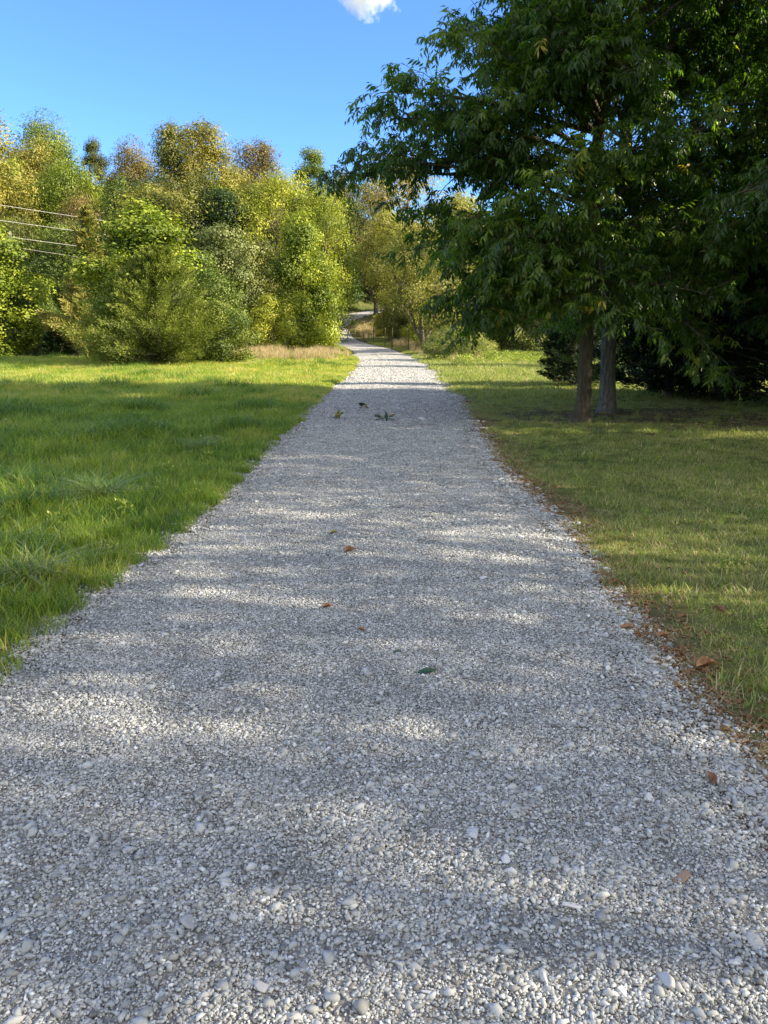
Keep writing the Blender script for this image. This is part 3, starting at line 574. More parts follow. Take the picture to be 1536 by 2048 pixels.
def walnut(seed, H, prim, trunk_r, lean=(0, 0), bark='bark', dens=1.0, sides=64, lt=None):
    """prim: list of (height, azimuth deg, length, elevation deg, droop)"""
    r = rg(seed); tr = MB(); cr = MB()
    zt = np.r_[-.15, .0, .06, .18, np.linspace(.4, H, 34)]; P = np.stack([lean[0] * zt + .05 * np.sin(zt * .9 + seed), lean[1] * zt + .05 * np.cos(zt * .8), zt], 1); P[:4, :2] = P[4, :2] * (zt[:4, None] / .4).clip(0)
    rr = trunk_r * (1 - .88 * np.clip(zt / H, 0, 1)) ** .75 * (1 + .5 * np.exp(-np.clip(zt, 0, 9) * 8))
    Pd = np.stack([np.interp(np.linspace(0, len(P) - 1, 260), np.arange(len(P)), P[:, q]) for q in range(3)], 1); rd = np.interp(Pd[:, 2], zt, rr)
    tube(tr, Pd, rd, sides, .5, .17, seed)
    LP = []; LD = []; LT = []
    for (h, az, L, el, dr) in prim:
        p0 = np.array([np.interp(h, zt, P[:, 0]), np.interp(h, zt, P[:, 1]), h]); a = R(az); d0 = (math.cos(a) * math.cos(R(el)), math.sin(a) * math.cos(R(el)), math.sin(R(el)))
        B = grow(r, p0, d0, L, 9, 0, .1 if L < 2.59 else .045, dr); r0 = min(.012 + .016 * L, trunk_r * .4); tube(tr, B, np.linspace(r0, .006, 10), 6)
        ns = max(3, int(L * 4.6 * dens)); bt = r.uniform(.1, .55)
        for s_ in range(ns):
            t_ = .16 + .84 * (s_ + r.random()) / ns; q, dd = at(B, min(t_, .999)); sd = nrm(np.cross(dd, [0, 0, 1])) * (1 if s_ % 2 else -1)
            L2 = (.32 + .42 * L * (1 - t_) + .12) * r.uniform(.7, 1.2); C2 = grow(r, q, dd * r.uniform(.4, 1) + sd * r.uniform(.5, 1) + [0, 0, r.uniform(-.2, .8)], L2, 5, 0, .16, dr * .5)
            tube(tr, C2, np.linspace(.008, .003, 6), 4, cap=False)
            nt_ = max(2, int(L2 * 6.5 * dens))
            for u_ in range(nt_):
                t2 = .15 + .85 * (u_ + r.random()) / nt_; q2, d2 = at(C2, min(t2, .999)); s2 = nrm(np.cross(d2, [0, 0, 1])) * (1 if u_ % 2 else -1)
                L3 = r.uniform(.12, .36); C3 = grow(r, q2, d2 * .7 + s2 * .8 + r.normal(0, .4, 3), L3, 3, 0, .15, dr * .6)
                tube(tr, C3, [.004, .003, .002, .0015], 3, cap=False)
                m_ = 3
                for v in range(m_):
                    q3, d3 = at(C3, (v + .6) / m_ * .99); LP.append(q3); LD.append(nrm(d3 + r.normal(0, .9, 3))); LT.append(bt + r.normal(0, .06))
                LP.append(C3[-1]); LD.append(nrm(C3[-1] - C3[-2])); LT.append(bt)
    LT = np.array(LT) if lt is None else np.array(LT) * 0 + lt
    leaves_at(cr, r, LP, LD, 1.0, LT)
    return tr.mesh('trunk', M[bark], True), cr.mesh('crown', M['walnut']), len(LP)
def plant_tree(name, tm, cm, x, y, label, cat='tree', group=None, z=None):
    e = bpy.data.objects.new(name, None); link(e); e.location = (x, y, float(ground_h(np.array([x]), np.array([y]))[0]) if z is None else z); e.empty_display_size = .3
    obj('trunk', tm, e); obj('crown', cm, e); return tag(e, label, cat, group)
# near pair beside the path: azimuth 180 points across the path (left in the picture)
r = rg(7); prim = []
for h in np.linspace(1.75, 8.6, 46):
    az = r.uniform(0, 360); Lm = np.interp(h, [1.7, 3, 4.5, 6.5, 9], [1.7, 2.2, 2.5, 2.1, .9]) * r.uniform(.75, 1.1)
    el = np.interp(h, [1.7, 3, 9], [14, 22, 55]) + r.normal(0, 6); prim.append((h, az, Lm * (.8 if h < 2.5 and 90 < az < 270 else 1), el, np.interp(h, [1.7, 4, 9], [.5, .5, .25])))
prim += [(3.4, 177, 3.75, 13, .25), (3.8, 186, 3.1, 20, .22), (3.2, 183, 3.0, 12, .35), (2.7, 172, 2.7, 12, .4), (2.2, 190, 2.3, 6, .45), (2.1, 200, 2.0, 10, .45), (2.2, 165, 1.5, 20, .25), (4.0, 265, 1.6, 25, .4), (4.8, 280, 1.5, 30, .3), (3.3, 250, 1.7, 20, .4), (5.6, 255, 1.3, 35, .3), (4.4, 235, 1.8, 25, .4), (5.2, 215, 2.0, 35, .3), (3.6, 290, 1.5, 22, .4), (2.4, 215, 2.0, 12, .4), (2.4, 240, 1.7, 12, .4), (4.2, 181, 3.2, 17, .2), (5.3, 178, 2.2, 34, .3), (5.9, 185, 2.0, 38, .3), (2.3, 190, 2.2, 10, .4), (2.0, 205, 2.0, 6, .35), (2.0, 178, 2.0, 8, .35), (2.5, 225, 2.2, 10, .4), (2.6, 260, 1.8, 12, .5), (1.9, 285, 1.6, 6, .5), (2.1, 320, 1.8, 4, .6)]
tm, cm, nl = walnut(71, 9.4, prim, .112, (.004, -.01)); print('walnut leaves', nl)
t1 = plant_tree('tree', tm, cm, 3.12, 12.2, 'tall dark leafy tree with ridged brown trunk, front one of the pair beside the path')
r = rg(8); prim = []
for h in np.linspace(2.0, 10, 46):
    az = r.uniform(-120, 140); Lm = np.interp(h, [2, 4, 6, 10], [2.0, 2.9, 2.9, 1.2]) * r.uniform(.75, 1.15)
    prim.append((h, az, Lm, np.interp(h, [2, 4, 10], [5, 22, 55]) + r.normal(0, 8), np.interp(h, [2, 5, 10], [.8, .5, .25])))
tm2, cm2, nl = walnut(72, 10.6, prim, .13, (-.006, .01), 'bark_grey'); print('walnut leaves', nl)
t2 = plant_tree('tree', tm2, cm2, 3.98, 13.75, 'leafy tree with thicker greyish trunk, rear one of the pair beside the path')
r = rg(9); prim = []
for h in np.linspace(1.6, 9, 46):
    az = r.uniform(90, 290); Lm = np.interp(h, [1.6, 3, 6, 9], [2.3, 3.3, 3.0, 1.2]) * r.uniform(.75, 1.1)
    prim.append((h, az, Lm, np.interp(h, [1.6, 4, 9], [12, 24, 55]) + r.normal(0, 8), np.interp(h, [1.6, 5, 9], [.7, .5, .25])))
tm3, cm3, nl = walnut(73, 10, prim, .15, (0, 0)); print('walnut leaves', nl)
plant_tree('tree', tm3, cm3, 7.4, 10.8, 'dark leafy tree at the right picture edge whose drooping leaves hang nearest the camera')

def copy_tree(src, x, y, rz, sc, label):
    e = src.copy(); link(e); e.location = (x, y, float(ground_h(np.array([x]), np.array([y]))[0])); e.rotation_euler = (0, 0, rz); e.scale = (sc, sc, sc); e['label'] = label
    for ch in list(src.children):
        q = ch.copy(); link(q); q.parent = e
    return e
copy_tree(t2, 7.9, 14.7, 2.2, 1.0, 'dark leafy tree deep in the shade behind the right-hand one, its trunk hidden by bushes')
# --- generic broadleaf
def broadleaf(seed, H, Rc, base=.25, lobes=30, per=340, ls=.19, asp=.6, upr=0., peak=.5, fork=False, tr_r=None, lean=0., tall=1.):
    r = rg(seed); tr = MB(); cr = MB(); tr_r = tr_r or .018 * H + .03
    T_ = grow(r, (0, 0, -.2), (lean, 0, 1), H * .82, 9, .25, .05); tube(tr, T_, np.linspace(tr_r, .03, 10), 8, .5, .1, seed)
    stems = [T_]
    if fork:
        for a in (2.6, .6):
            B = grow(r, T_[1], (math.cos(a) * .55, math.sin(a) * .3, 1), H * .7, 8, .25, .06); tube(tr, B, np.linspace(tr_r * .7, .03, 9), 7); stems.append(B)
    for k in range(lobes):
        f = (k + r.random()) / lobes; z = base * H + (1 - base) * H * f * .93
        prof = math.sin(math.pi * (.07 + .89 * f ** (math.log(.5) / math.log(peak)))) ** .62
        a = k * 2.4 + r.normal(0, .4); q = Rc * prof * r.uniform(.35, 1.0) * (1 - .5 * f ** 3); c_ = np.array([q * math.cos(a), q * math.sin(a), z + r.normal(0, .03 * H)])
        st = stems[r.integers(len(stems))]; p0, _ = at(st, np.clip(z / H - .18 + r.uniform(-.08, .05), .12, .95)); Lb = np.linalg.norm(c_ - p0)
        B = np.array([p0, p0 * .6 + c_ * .4 + [0, 0, .04 * Lb], c_]) + r.normal(0, .02 * Lb, (3, 3)); B[0] = p0; tube(tr, B, np.linspace(.012 * H * .4 + .01, .012, 3), 5)
        lr = np.array([1, 1, .75 * tall]) * r.uniform(.65, 1.4, 3) * Rc * r.uniform(.24, .4) * (.85 + .3 * prof)
        nc = int(per / 6 * r.uniform(.6, 1.35) * (lr.prod() / (Rc * .3) ** 3 / tall).clip(.4, 2.2) ** .6); u = nrm(r.normal(size=(nc, 3))); rad = np.abs(r.normal(.76, .26, (nc, 1))).clip(0, 1.12); cc = c_ + u * rad * lr
        for _ in range(5):
            tw = cc[r.integers(nc)]; tube(tr, np.array([c_, (c_ + tw) / 2 + r.normal(0, .04, 3), tw]), [.012, .008, .004], 3, cap=False)
        P = (cc[:, None] + r.normal(0, 1, (nc, 6, 3)) * np.array([.2, .2, .13]) * (ls / .17)).reshape(-1, 3); uu = np.repeat(u, 6, 0)
        nm = nrm(uu * 1.0 + r.normal(0, .34, P.shape) + [0, 0, .3]); ax = r.normal(0, 1, P.shape) + [0, 0, upr - .3]; ax = nrm(ax - nm * (ax * nm).sum(-1, keepdims=True))
        t = np.clip(np.repeat(r.normal(.42 + .22 * math.sin(seed + k * 1.7), .1, nc), 6) + r.normal(0, .07, len(P)), 0, 1)  # dark end of the clump tints stands in for shade inside the crown
        L_ = ls * r.uniform(.7, 1.3, len(P)); V, F_, tt_ = kites(P, ax, nm, L_, L_ * asp, t); cr.add(V, F_, tt_)
    return tr.mesh('trunk', M['bark_far'], True), cr.mesh('crown', M['olive'])
def cedar(seed, H, Rb, nb=190, per=330, ls=.15, w=.03, low=.03, elev=(15, 50), pw=.75):
    r = rg(seed); tr = MB(); cr = MB(); tube(tr, grow(r, (0, 0, -.1), (0, 0, 1), H * .95, 8, .2, .03), np.linspace(.022 * H, .02, 9), 8)
    for k in range(nb):
        f = ((k + r.random()) / nb) ** 1.15; z = H * (low + (1 - low) * f * .96); L = Rb * (1 - f) ** pw * r.uniform(.7, 1.12) * (.72 + .28 * math.sin(math.pi * min(f * 2.2 + .22, 1))) + .22
        el = R(np.interp(f, [0, 1], elev) + r.normal(0, 9)); a = r.uniform(0, 6.28); d = np.array([math.cos(a) * math.cos(el), math.sin(a) * math.cos(el), math.sin(el)])
        z0 = max(.15, z - L * math.sin(el) * .55); B = grow(r, (0, 0, z0), d, L, 5, .12, .07); tube(tr, B, np.linspace(.012 * L + .006, .003, 6), 4, cap=False)
        n = int(per * (.35 + .65 * L / Rb)); t = r.random(n) ** .6; q = t * 4.999; i_ = q.astype(int); P = B[i_] * (1 - (q - i_))[:, None] + B[i_ + 1] * (q - i_)[:, None]
        nb2 = max(3, int(L * 6)); br = r.integers(0, nb2, n); ba = rg(seed * 7 + k).normal(0, 1, (nb2, 3)); rd = (.05 + .2 * L * (1 - t * .75)) * r.random(n) ** .7
        off = nrm(ba[br] * [1, 1, .6] + r.normal(0, .25, (n, 3)) + [0, 0, .12]) * rd[:, None]; P = P + off + d * rd[:, None] * .8
        P[:, 2] = np.maximum(P[:, 2], .04); ax = nrm(d + nrm(off) * .7 + r.normal(0, .35, (n, 3)) + [0, 0, .25]); V, F_, tt_ = kites(P, ax, nrm(r.normal(size=(n, 3))), ls * r.uniform(.6, 1.3, n), w, np.clip(r.normal(.35 + .2 * (rg(k + seed).random() - .3), .1, n) + .25 * t, 0, 1), .3); cr.add(V, F_, tt_)
    return tr.mesh('trunk', M['bark_far'], True), cr.mesh('crown', M['cedar'])
PR = {
 'round': broadleaf(500, 12, 4.6, .22, 34, 840, .17), 'oak': broadleaf(501, 13, 4.2, .25, 36, 840, .17, peak=.58), 'tall': broadleaf(502, 14, 2.9, .2, 32, 780, .16, tall=1.5),
 'wide': broadleaf(503, 11, 5.2, .18, 38, 860, .17), 'airy': broadleaf(504, 12, 3.6, .25, 30, 340, .16, fork=True, tall=1.3), 'spire': broadleaf(505, 13, 2.6, .15, 34, 700, .16, peak=.45),
 'willow': broadleaf(506, 10, 3.2, .08, 40, 700, .17, .28, .5, peak=.55, tall=1.3), 'willow_wide': broadleaf(507, 9, 3.8, .06, 44, 700, .17, .28, .5),
 'leafy': broadleaf(508, 8.5, 2.4, .04, 40, 760, .145, .7, .1, peak=.36, tall=1.3), 'bush': broadleaf(509, 3, 1.6, .02, 24, 600, .09, .5, .4), 'bush_tall': broadleaf(510, 5.5, 2.0, .02, 32, 640, .12, .65, .1, peak=.4, tall=1.2),
 'forked': broadleaf(511, 8.4, 3.3, .3, 38, 430, .13, .4, .1, peak=.55, fork=True, tr_r=.15, lean=-.12), 'shrub_fine': broadleaf(512, 1.9, 1.2, .02, 24, 500, .07, .35, .6),
 'vine': broadleaf(513, 7.5, 2.6, .05, 44, 560, .13, .7, 0, peak=.42),
 'cedar': cedar(520, 5.9, 4.7, 300, 440, .14, .026, .02, (8, 55), .5), 'cedar_feather': cedar(521, 8.2, 2.6, 150, 330, .2, .035, .1, (25, 60)), 'cedar_dark': cedar(522, 7.5, 2.4, 170, 380, .15, .04, .03, (5, 45), .6), 'cedar_small': cedar(523, 1.5, .95, 60, 160, .1, .025)}
def place(kind, x, y, h, mat, label, name='tree', cat='tree', rot=None, group=None, w=1.0, sink=0.0):
    tm_, cm_ = PR[kind]; e = bpy.data.objects.new(name, None); link(e)
    H0 = {'round': 12, 'oak': 13, 'tall': 14, 'wide': 11, 'airy': 12, 'spire': 13, 'willow': 10, 'willow_wide': 9, 'leafy': 8.5, 'bush': 3, 'bush_tall': 5.5, 'forked': 8.4, 'shrub_fine': 1.9, 'vine': 7.5, 'cedar': 5.9, 'cedar_feather': 8.2, 'cedar_dark': 7.5, 'cedar_small': 1.5}[kind]
    s = h / H0; e.location = (x, y, float(ground_h(np.array([x]), np.array([y]))[0]) - sink); e.scale = (s * w, s * w, s); e.rotation_euler = (0, 0, rot if rot is not None else (x * 7.3 + y * 3.1) % 6.28); e.empty_display_size = .3
    a = obj('trunk', tm_, e); b_ = obj('crown', cm_, e); b_.material_slots[0].link = 'OBJECT'; b_.material_slots[0].material = M[mat]
    return tag(e, label, cat, group)
def tree_px(kind, px, ytop, Y, mat, label, w=1.0, **k):
    """tree whose top shows at photograph pixel (px, ytop) when it stands Y metres off"""
    x = (px - 768) / 1539 * (Y * math.cos(R(PITCH)) + .3); g = float(ground_h(np.array([x]), np.array([Y]))[0])
    al = math.atan((1024 - ytop) / 1539) - R(PITCH); ztop = CH + Y * math.tan(al)
    return place(kind, x, Y, (ztop - g) * (1.07 if Y > 50 else 1.03), mat, label, w=w, **k)
# left of the path, near
tree_px('cedar', 325, 500, 29, 'cedar', 'broad low cedar with sweeping dark skirts at the far edge of the lawn', 1.05, name='cedar_tree', cat='cedar')
tree_px('leafy', 305, 405, 31.8, 'bright', 'yellow-green leafy tree rising out of the back of the broad cedar', 1.55)
tree_px('bush_tall', 255, 520, 29.5, 'bright', 'leafy yellow-green growth climbing the left side of the broad cedar', .8, name='shrub', cat='shrub')
tree_px('cedar_feather', 195, 418, 38, 'cedar_pale', 'pale feathery cedar behind the left shoulder of the broad cedar', 1.2, name='cedar_tree', cat='cedar')
tree_px('leafy', 5, 452, 38, 'bright', 'bright yellow-green tree cut by the left picture edge beside the meadow', 1.35)
tree_px('bush_tall', 92, 575, 46, 'green', 'mid-green shrub just right of the bright tree at the left picture edge', .8, name='shrub', cat='shrub')
tree_px('cedar_small', 110, 668, 37, 'cedar_dark', 'small dark juniper low in the tall grass left of the broad cedar', 1.3, name='juniper', cat='juniper')
tree_px('bush', 445, 600, 29.5, 'cedar', 'green bushy growth at the right foot of the broad cedar', 1.0, name='shrub', cat='shrub')
tree_px('bush', 543, 590, 42, 'yellow', 'round fine-leaved yellow-green shrub between the cedar and the path', 1.0, name='shrub', cat='shrub')
tree_px('bush', 626, 605, 47, 'yellow', 'golden yellow shrub closest to the left side of the path bend', .85, name='shrub', cat='shrub')
tree_px('leafy', 604, 425, 46, 'bright', 'glossy broad-leaved bright tree just left of the path bend', .9)
tree_px('willow', 562, 368, 56, 'yellow', 'tall rounded fine-leaved yellow-green tree, left one of the pair above the path bend', 1.0)
tree_px('willow', 645, 398, 58, 'yellow', 'tall rounded fine-leaved yellow-green tree, right one of the pair above the path bend', 1.0)
tree_px('vine', 455, 450, 44, 'grey', 'grey-green vine-covered tree between the cedar and the rounded yellow trees', 1.1)
tree_px('vine', 400, 500, 40, 'green', 'green vine-draped tree directly behind the right half of the cedar', 1.1)
tree_px('vine', 515, 480, 50, 'olive', 'olive vine tangle behind the round fine-leaved shrub', 1.0)
# skyline of the hill, left to right
tree_px('tall', 0, 225, 72, 'orange', 'tall yellow and orange tree cut by the left picture edge on the skyline', 1.2)
tree_px('round', 125, 262, 112, 'green', 'rounded green treetop highest on the left skyline', .95)
tree_px('wide', 95, 305, 98, 'orange', 'orange-brown tree below the rounded green treetop', .9)
tree_px('oak', 45, 330, 84, 'bright', 'yellow-green tree low at the far left of the hill', 1.0)
tree_px('spire', 216, 292, 112, 'olive', 'narrow pointed olive treetop on the skyline right of the rounded green one', .8)
tree_px('wide', 165, 335, 84, 'bright', 'wide bright yellow-green tree above the power lines', .9)
tree_px('round', 285, 308, 104, 'brown', 'rounded brown treetop between the pointed tree and the twin dark ones', .85)
tree_px('tall', 365, 262, 88, 'olive', 'dark narrow treetop, left one of the twin tallest trees', .95)
tree_px('tall', 425, 256, 90, 'orange', 'golden olive treetop, right one of the twin tallest trees', 1.1)
tree_px('oak', 530, 297, 100, 'brown', 'broad brown treetop in the middle of the hill skyline', .95)
tree_px('oak', 472, 335, 92, 'orange', 'yellow-brown tree between the twin tallest trees and the broad brown one', .8)
tree_px('spire', 632, 312, 92, 'green', 'dark green pointed treetop right of the broad brown one', 1.0)
tree_px('round', 690, 358, 96, 'brown', 'small brown treetop right of the dark green pointed one', .6)
tree_px('airy', 752, 345, 84, 'green', 'thin feathery grey-green treetop where the skyline dips', .9)
tree_px('airy', 805, 315, 74, 'tan', 'pale yellow airy treetop just left of the dark overhanging branches', 1.0)
tree_px('oak', 340, 385, 74, 'brown', 'brown tree on the hill below the twin tallest trees', .9)
tree_px('round', 180, 410, 62, 'brown', 'brown tree behind the pale feathery cedar at the power lines', .75)
tree_px('wide', 60, 450, 62, 'olive', 'dark shaded tree behind the power lines at the left', .9)
tree_px('round', 420, 370, 70, 'olive', 'olive tree on the hill right behind the yellow-green leafy one', .8)
tree_px('oak', 260, 370, 80, 'green', 'green tree in the middle of the hill above the pale cedar', .9)
# right of the path, middle distance
tree_px('forked', 850, 425, 42, 'gold', 'thin leaning forked tree with olive-gold leaves right of the path', 1.15, rot=0.0)
tree_px('oak', 775, 430, 70, 'gold', 'tan-leaved tree above the far bend of the path', .9)
tree_px('willow_wide', 700, 480, 97, 'yellow', 'yellow-green willowy tree overhanging the far end of the path', .8)
tree_px('oak', 915, 400, 58, 'gold', 'olive tree behind the forked one right of the path', 1.0)
tree_px('bush_tall', 800, 560, 60, 'gold', 'thin tan shrub behind the fence posts, nearest the path', .9, name='shrub', cat='shrub')
tree_px('bush_tall', 835, 575, 57, 'olive', 'olive shrub behind the fence posts, below the forked tree', .9, name='shrub', cat='shrub')
tree_px('bush_tall', 915, 590, 50, 'green', 'green shrub behind the pale weedy shrub right of the path', .9, name='shrub', cat='shrub')
tree_px('bush', 775, 625, 64, 'gold', 'golden thicket shrub behind the farthest fence post', 1.5, name='shrub', cat='shrub')
tree_px('bush', 812, 610, 56, 'olive', 'olive thicket shrub behind the middle fence posts', 1.3, name='shrub', cat='shrub')
tree_px('bush', 842, 625, 50, 'yellow', 'yellow thicket shrub left of the forked trunk', 1.1, name='shrub', cat='shrub')
tree_px('bush', 900, 615, 46, 'gold', 'gold thicket shrub just right of the forked trunk', 1.3, name='shrub', cat='shrub')
tree_px('bush', 955, 620, 46, 'green', 'green thicket shrub between the forked trunk and the near crown', 1.4, name='shrub', cat='shrub')
for k, (px, yt, Y, w, lb) in enumerate([(905, 655, 33, 1.5, 'pale weedy shrub on the right verge beside the sunlit grass'), (950, 668, 36, 1.5, 'smaller pale shrub behind the weedy shrub on the right verge'), (870, 672, 39, 1.3, 'low pale shrub on the right verge, farthest up the path')]):
    tree_px('shrub_fine', px, yt, Y, 'pale', lb, w, name='shrub', cat='shrub')
# behind the pair of near trees
for k, (kd, x, y, h, mt, lb) in enumerate([
    ('bush_tall', 7.0, 43, 4.8, 'olive', 'olive thicket tree seen under the near tree, above the sunlit strip'),
    ('bush_tall', 9.0, 38.5, 4.2, 'dark', 'dark thicket tree beyond the sunlit strip, left of the ridged trunk'),
    ('bush_tall', 11.5, 42, 5.0, 'dark', 'dark thicket tree beyond the sunlit strip, right behind the ridged trunk'),
    ('airy', 10.5, 54, 9, 'yellow', 'sunlit yellow tree glimpsed through the middle of the near crown'),
    ('airy', 16, 50, 9.5, 'bright', 'bright tree glimpsed between the near crowns'),
    ('wide', 25, 42, 9, 'yellow', 'sunlit tree glimpsed through the leaves at the right'),
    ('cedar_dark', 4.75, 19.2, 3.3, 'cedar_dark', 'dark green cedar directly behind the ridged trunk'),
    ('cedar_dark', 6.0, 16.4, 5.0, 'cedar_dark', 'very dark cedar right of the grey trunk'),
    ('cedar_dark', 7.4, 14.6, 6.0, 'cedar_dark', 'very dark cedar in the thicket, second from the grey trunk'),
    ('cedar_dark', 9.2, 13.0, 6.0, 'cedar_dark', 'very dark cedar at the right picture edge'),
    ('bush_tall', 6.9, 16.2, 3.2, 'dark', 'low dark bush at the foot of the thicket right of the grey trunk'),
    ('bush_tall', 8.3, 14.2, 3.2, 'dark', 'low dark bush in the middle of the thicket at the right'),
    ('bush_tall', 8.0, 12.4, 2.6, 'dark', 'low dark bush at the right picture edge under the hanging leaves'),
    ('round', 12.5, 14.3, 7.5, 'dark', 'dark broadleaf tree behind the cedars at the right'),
    ('oak', 25, 24, 9.5, 'green', 'taller green tree far behind the cedars at the right'),
    ('airy', 24, 33, 9, 'yellow', 'thin backlit yellow-green tree far behind the near crowns'),
    ('round', 27, 29, 9, 'bright', 'bright rounded tree far behind the near crowns, at the far right')]):
    place(kd, x, y, h, M and mt, lb, name='cedar_tree' if 'cedar' in kd else 'tree', cat='cedar' if 'cedar' in kd else 'tree')
# trees right of the frame that shade the path
for k, (kd, x, y, h) in enumerate([('oak', 11, 6.5, 10), ('airy', 13, 1, 10.5), ('oak', 11.5, -4, 10), ('wide', 14, 11.5, 8), ('airy', 9.5, 3.2, 9), ('tall', 17.5, 14, 12), ('spire', 10.3, 8.2, 7.5), ('airy', 15, -1.5, 11)]):
    place(kd, x, y, h, 'green', 'leafy tree in the wood outside the right of the picture', group='wood beside the camera', w=.82)
for k, (x, y, h, lb) in enumerate([(-8.6, 86, 5, 'tree coloured dark as shade, left of where the path vanishes'), (-5.2, 91.5, 5, 'tree coloured dark as shade, right behind the top of the path bend'), (-1.6, 95, 5.5, 'tree coloured dark as shade, above the far right end of the path'), (2.5, 98.5, 6, 'tree coloured dark as shade, farthest right beyond the end of the path')]):
    place('bush_tall', x, y, h, 'dark', lb, w=1.3)  # dark leaf colour stands in for the shaded gap under the trees
for k, (x, y, h, w) in enumerate([(19, 25.5, 10.5, .4), (20, 30.5, 10, .35), (19.5, 36, 10, .45), (21, 40.5, 10, .4)]):
    place('spire', x, y, h, 'olive', 'slender tree standing in the clearing hidden behind the near crowns', group='slender trees in the clearing', w=w)
# filler trees on the hill
r = rg(31); kinds = ['round', 'oak', 'tall', 'wide', 'airy', 'spire', 'leafy']; mats = ['olive', 'brown', 'green', 'olive', 'orange', 'bright', 'olive', 'dark']
lbs = {0: 'indistinct tree in the shaded lower wood behind the power lines', 1: 'indistinct tree in the packed wood on the middle of the hill', 2: 'indistinct tree in the wood beyond the far bend of the path', 3: 'indistinct tree in the far wood behind the dark crowns at the right'}
cand = []
for gx in np.arange(-62, 60, 6.2):
    for gy in np.arange(56, 128, 8):
        x = gx + r.uniform(-2, 2) + (gy % 16 > 7) * 3; y = gy + r.uniform(-2.5, 2.5)
        if abs(x) > 4 + y * .56: continue
        d, _, _ = path_info(np.array([x]), np.array([y]))
        if d[0] < 5.0: continue
        if -6 < x < 6 and y < 66: continue
        if x > 0 and y < 60: continue
        if x > 8 and (y < 72 or r.random() < .45): continue
        px = 768 + 1539 * x / (y * .97); h = r.uniform(10, 13.5); g = float(ground_h(np.array([x]), np.array([y]))[0])
        lim = np.interp(px, [0, 60, 120, 230, 330, 400, 460, 530, 620, 700, 760, 850, 1536], [300, 310, 300, 350, 345, 320, 350, 335, 370, 400, 420, 420, 380]) + 25
        if px < 300 and y < 84: lim = 440
        zmax = CH + y * math.tan(math.atan((1024 - lim) / 1539) - R(PITCH)); h = min(h, zmax - g)
        if h < 3.5: continue
        z = 0 if px < 300 and y < 84 else 1 if px < 620 else 2 if px < 900 else 3
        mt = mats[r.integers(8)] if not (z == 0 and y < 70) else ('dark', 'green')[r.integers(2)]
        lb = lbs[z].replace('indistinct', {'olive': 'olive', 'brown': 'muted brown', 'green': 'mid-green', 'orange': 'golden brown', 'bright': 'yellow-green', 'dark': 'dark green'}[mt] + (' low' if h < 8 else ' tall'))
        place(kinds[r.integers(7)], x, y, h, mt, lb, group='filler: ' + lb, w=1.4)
# ------------------------------------------------------------------ ground plants in the sun on the right
mb_w = []
for k in range(4):
    r = rg(600 + k); n = 60; P = np.stack([r.normal(0, .12, n), r.normal(0, .12, n), r.uniform(.03, .4, n)], 1); mb = MB()
    V, F_, t_ = kites(P, r.normal(0, 1, (n, 3)) + [0, 0, .3], nrm(r.normal(0, .5, (n, 3)) + [0, 0, 1]), r.uniform(.05, .11, n), r.uniform(.03, .06, n), r.uniform(0, 1, n)); mb.add(V, F_, t_)
    for q in range(10): tube(mb, [(P[q, 0] * .3, P[q, 1] * .3, 0), tuple(P[q] * [.8, .8, .5]), tuple(P[q])], .004, 3, .2, cap=False)
    mb_w.append(mb.mesh('weed', M['weed']))
r = rg(33); X = np.r_[r.uniform(3.0, 12, 520), r.normal(3.6, .7, 120), r.uniform(-30, -14, 100), r.uniform(-30, -12, 500)]; Y = np.r_[r.uniform(30, 38, 520), r.normal(34, 3, 120), r.uniform(40, 46, 100), r.uniform(38, 50, 500)]
k = off_path(X, Y, 1.5, 0); X, Y = X[k], Y[k]; WS = r.uniform(.45, .9, len(X)); nl_ = 420; X = np.r_[X, r.uniform(-8, -1.6, nl_), r.uniform(1.6, 8, 160), r.uniform(-9, 2, 160)]; Y = np.r_[Y, 2.5 + 18 * r.random(nl_), 2.5 + 14 * r.random(160), r.uniform(66, 84, 160)]; WS = np.r_[WS, r.uniform(.2, .42, nl_), r.uniform(.12, .28, 160), r.uniform(.5, 1.0, 160)]; k = off_path(X, Y, 1.08, 0); X, Y, WS = X[k], Y[k], WS[k]; put('weeds', X, Y, WS, r.integers(0, 4, len(X)), protos('weed', mb_w), 'low leafy weeds on the verge and along the wood edge', 'weeds', 15)
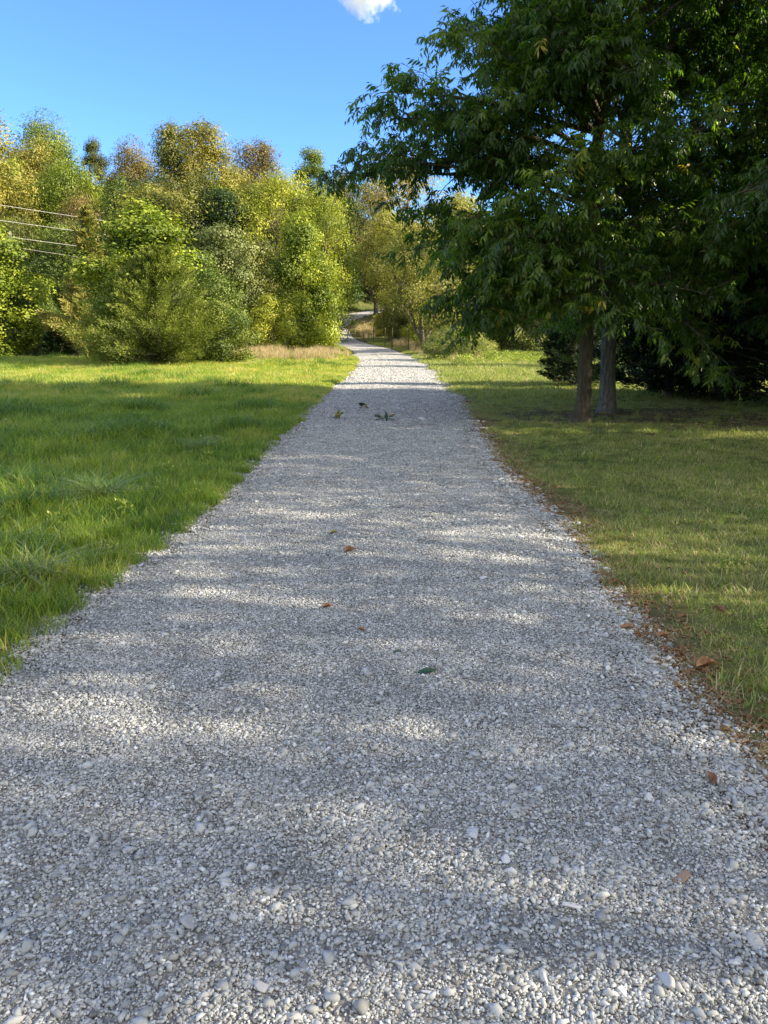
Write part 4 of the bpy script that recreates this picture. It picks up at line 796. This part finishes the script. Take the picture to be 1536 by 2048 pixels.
# ------------------------------------------------------------------ fence posts, pole and wires
M['wood'] = barkmat('weathered_wood', (.1, .09, .075), (.3, .27, .23), 14, .4)
M['steel'] = flatmat('rusty_steel', (.05, .04, .03), (.12, .09, .07), .7)
M['wire'] = flatmat('aluminium_wire', (.4, .39, .37), (.5, .49, .46), .45)
def px_at(px, py, Y):
    al = math.atan((1024 - py) / 1539) - R(PITCH); return np.array([(px - 768) / 1539 * (Y * math.cos(R(PITCH)) + .3), Y, CH + Y * math.tan(al)])
for k, (px, Y, h, lb) in enumerate([(817, 43, 1.2, 'dark fence post beside the path, nearest of the row'), (784, 46.5, 1.25, 'dark fence post, second nearest of the row'), (770, 50, 1.2, 'dark fence post, third of the row beside the path'), (747, 56, 1.2, 'thin fence post beside the path bend, farthest of the row'), (853, 40, 1.2, 'fence post half hidden by weeds right of the row')]):
    x = (px - 768) / 1539 * Y * .97; d, _, _ = path_info(np.array([x]), np.array([float(Y)]))
    e = bpy.data.objects.new('fence_post', None); link(e); e.location = (x, Y, float(ground_h(np.array([x]), np.array([float(Y)]))[0])); tag(e, lb, 'fence post', 'fence posts along the path')
    mb = MB(); tube(mb, [(0, 0, -.2), (.01, 0, h * .5), (.02, .01, h)], [.034, .032, .03], 9, .5, .15, k); obj('post', mb.mesh('post', M['bark_far'], True), e)
    mb = MB(); tube(mb, [(.05, 0, h * .8), (.0, .05, h * .8), (-.05, 0, h * .8)], .006, 4); obj('wire_tie', mb.mesh('wire_tie', M['steel']), e)
def pole(px, ytop, Y, rad, lb, name='utility_pole', arm=True):
    p_ = px_at(px, ytop, Y); g = float(ground_h(p_[:1], p_[1:2])[0]); e = bpy.data.objects.new(name, None); link(e); e.location = (p_[0], Y, g); H = p_[2] - g
    mb = MB(); tube(mb, [(0, 0, -.5), (0, 0, H * .5), (0, 0, H)], [rad * 1.3, rad * 1.15, rad], 10); obj('shaft', mb.mesh('shaft', M['wood'], True), e)
    if arm:
        mb = MB(); tube(mb, [(-.9, -rad - .07, H - .5), (.9, -rad - .07, H - .5)], .06, 4); obj('crossarm', mb.mesh('crossarm', M['wood']), e)
        for sx_ in (-.8, -.3, .3, .8):
            mb = MB(); tube(mb, [(sx_, -rad - .07, H - .44), (sx_, -rad - .07, H - .38), (sx_, -rad - .07, H - .3)], [.03, .06, .03], 8); obj('insulator', mb.mesh('insulator', M['stone_grey'], True), e)
    return tag(e, lb, 'pole')
pole(43, 463, 58, .12, 'thin weathered pole standing in front of the dark wood below the wires', arm=False)
pole(318, 440, 56, .14, 'utility pole hidden behind the yellow-green tree where the wires end')
for k, (y0, y1, lb) in enumerate([(376, 454, 'topmost pale power line crossing the dark wood at the left'), (411, 480, 'second power line from the top at the left'), (443, 510, 'third power line from the top at the left'), (458, 535, 'lowest and thinnest power line at the left')]):
    A = px_at(-160, y0, 34); B = px_at(318, y1, 56); s = np.linspace(0, 1, 30)[:, None]; P = A * (1 - s) + B * s; P[:, 2] -= .06 * (4 * s * (1 - s))[:, 0]
    mb = MB(); tube(mb, P, .0085 if k < 3 else .006, 6); o = obj('power_line', mb.mesh('power_line', M['wire'], True)); tag(o, lb, 'power line', 'power lines')
# ------------------------------------------------------------------ cloud
m, nt, out = newmat('cloud_vapour'); pv = N(nt, 'ShaderNodeVolumePrincipled'); pv.inputs['Color'].default_value = (1, 1, 1, 1); pv.inputs['Anisotropy'].default_value = 0
tc = N(nt, 'ShaderNodeTexCoord').outputs['Object']; nn = wnoise(nt, .045, 5, .6, tc)
ln = N(nt, 'ShaderNodeVectorMath', operation='LENGTH'); mp = N(nt, 'ShaderNodeMapping'); mp.inputs['Scale'].default_value = (1 / 46, 1 / 46, 1 / 26); nt.links.new(tc, mp.inputs[0]); nt.links.new(mp.outputs[0], ln.inputs[0])
de = math_(nt, 'MULTIPLY', math_(nt, 'MAXIMUM', math_(nt, 'SUBTRACT', math_(nt, 'MULTIPLY', nn, 3.2), math_(nt, 'ADD', .95, ln.outputs['Value'])), 0.0), .22)
nt.links.new(de, pv.inputs['Density']); nt.links.new(pv.outputs[0], out.inputs['Volume'])
import bmesh
bm = bmesh.new(); bmesh.ops.create_icosphere(bm, subdivisions=3, radius=1); V = np.array([v.co[:] for v in bm.verts]); F_ = np.array([[v.index for v in f.verts] for f in bm.faces]); bm.free()
cl = obj('cloud', make_mesh('cloud', V * [56, 40, 32], F_, m)); al = math.atan((1024 + 12) / 1539) - R(PITCH); cl.location = ((742 - 768) / 1539 * 1260, 1100, CH + 1100 * math.tan(al))
tag(cl, 'small white puffy cloud at the top of the blue sky', 'cloud')
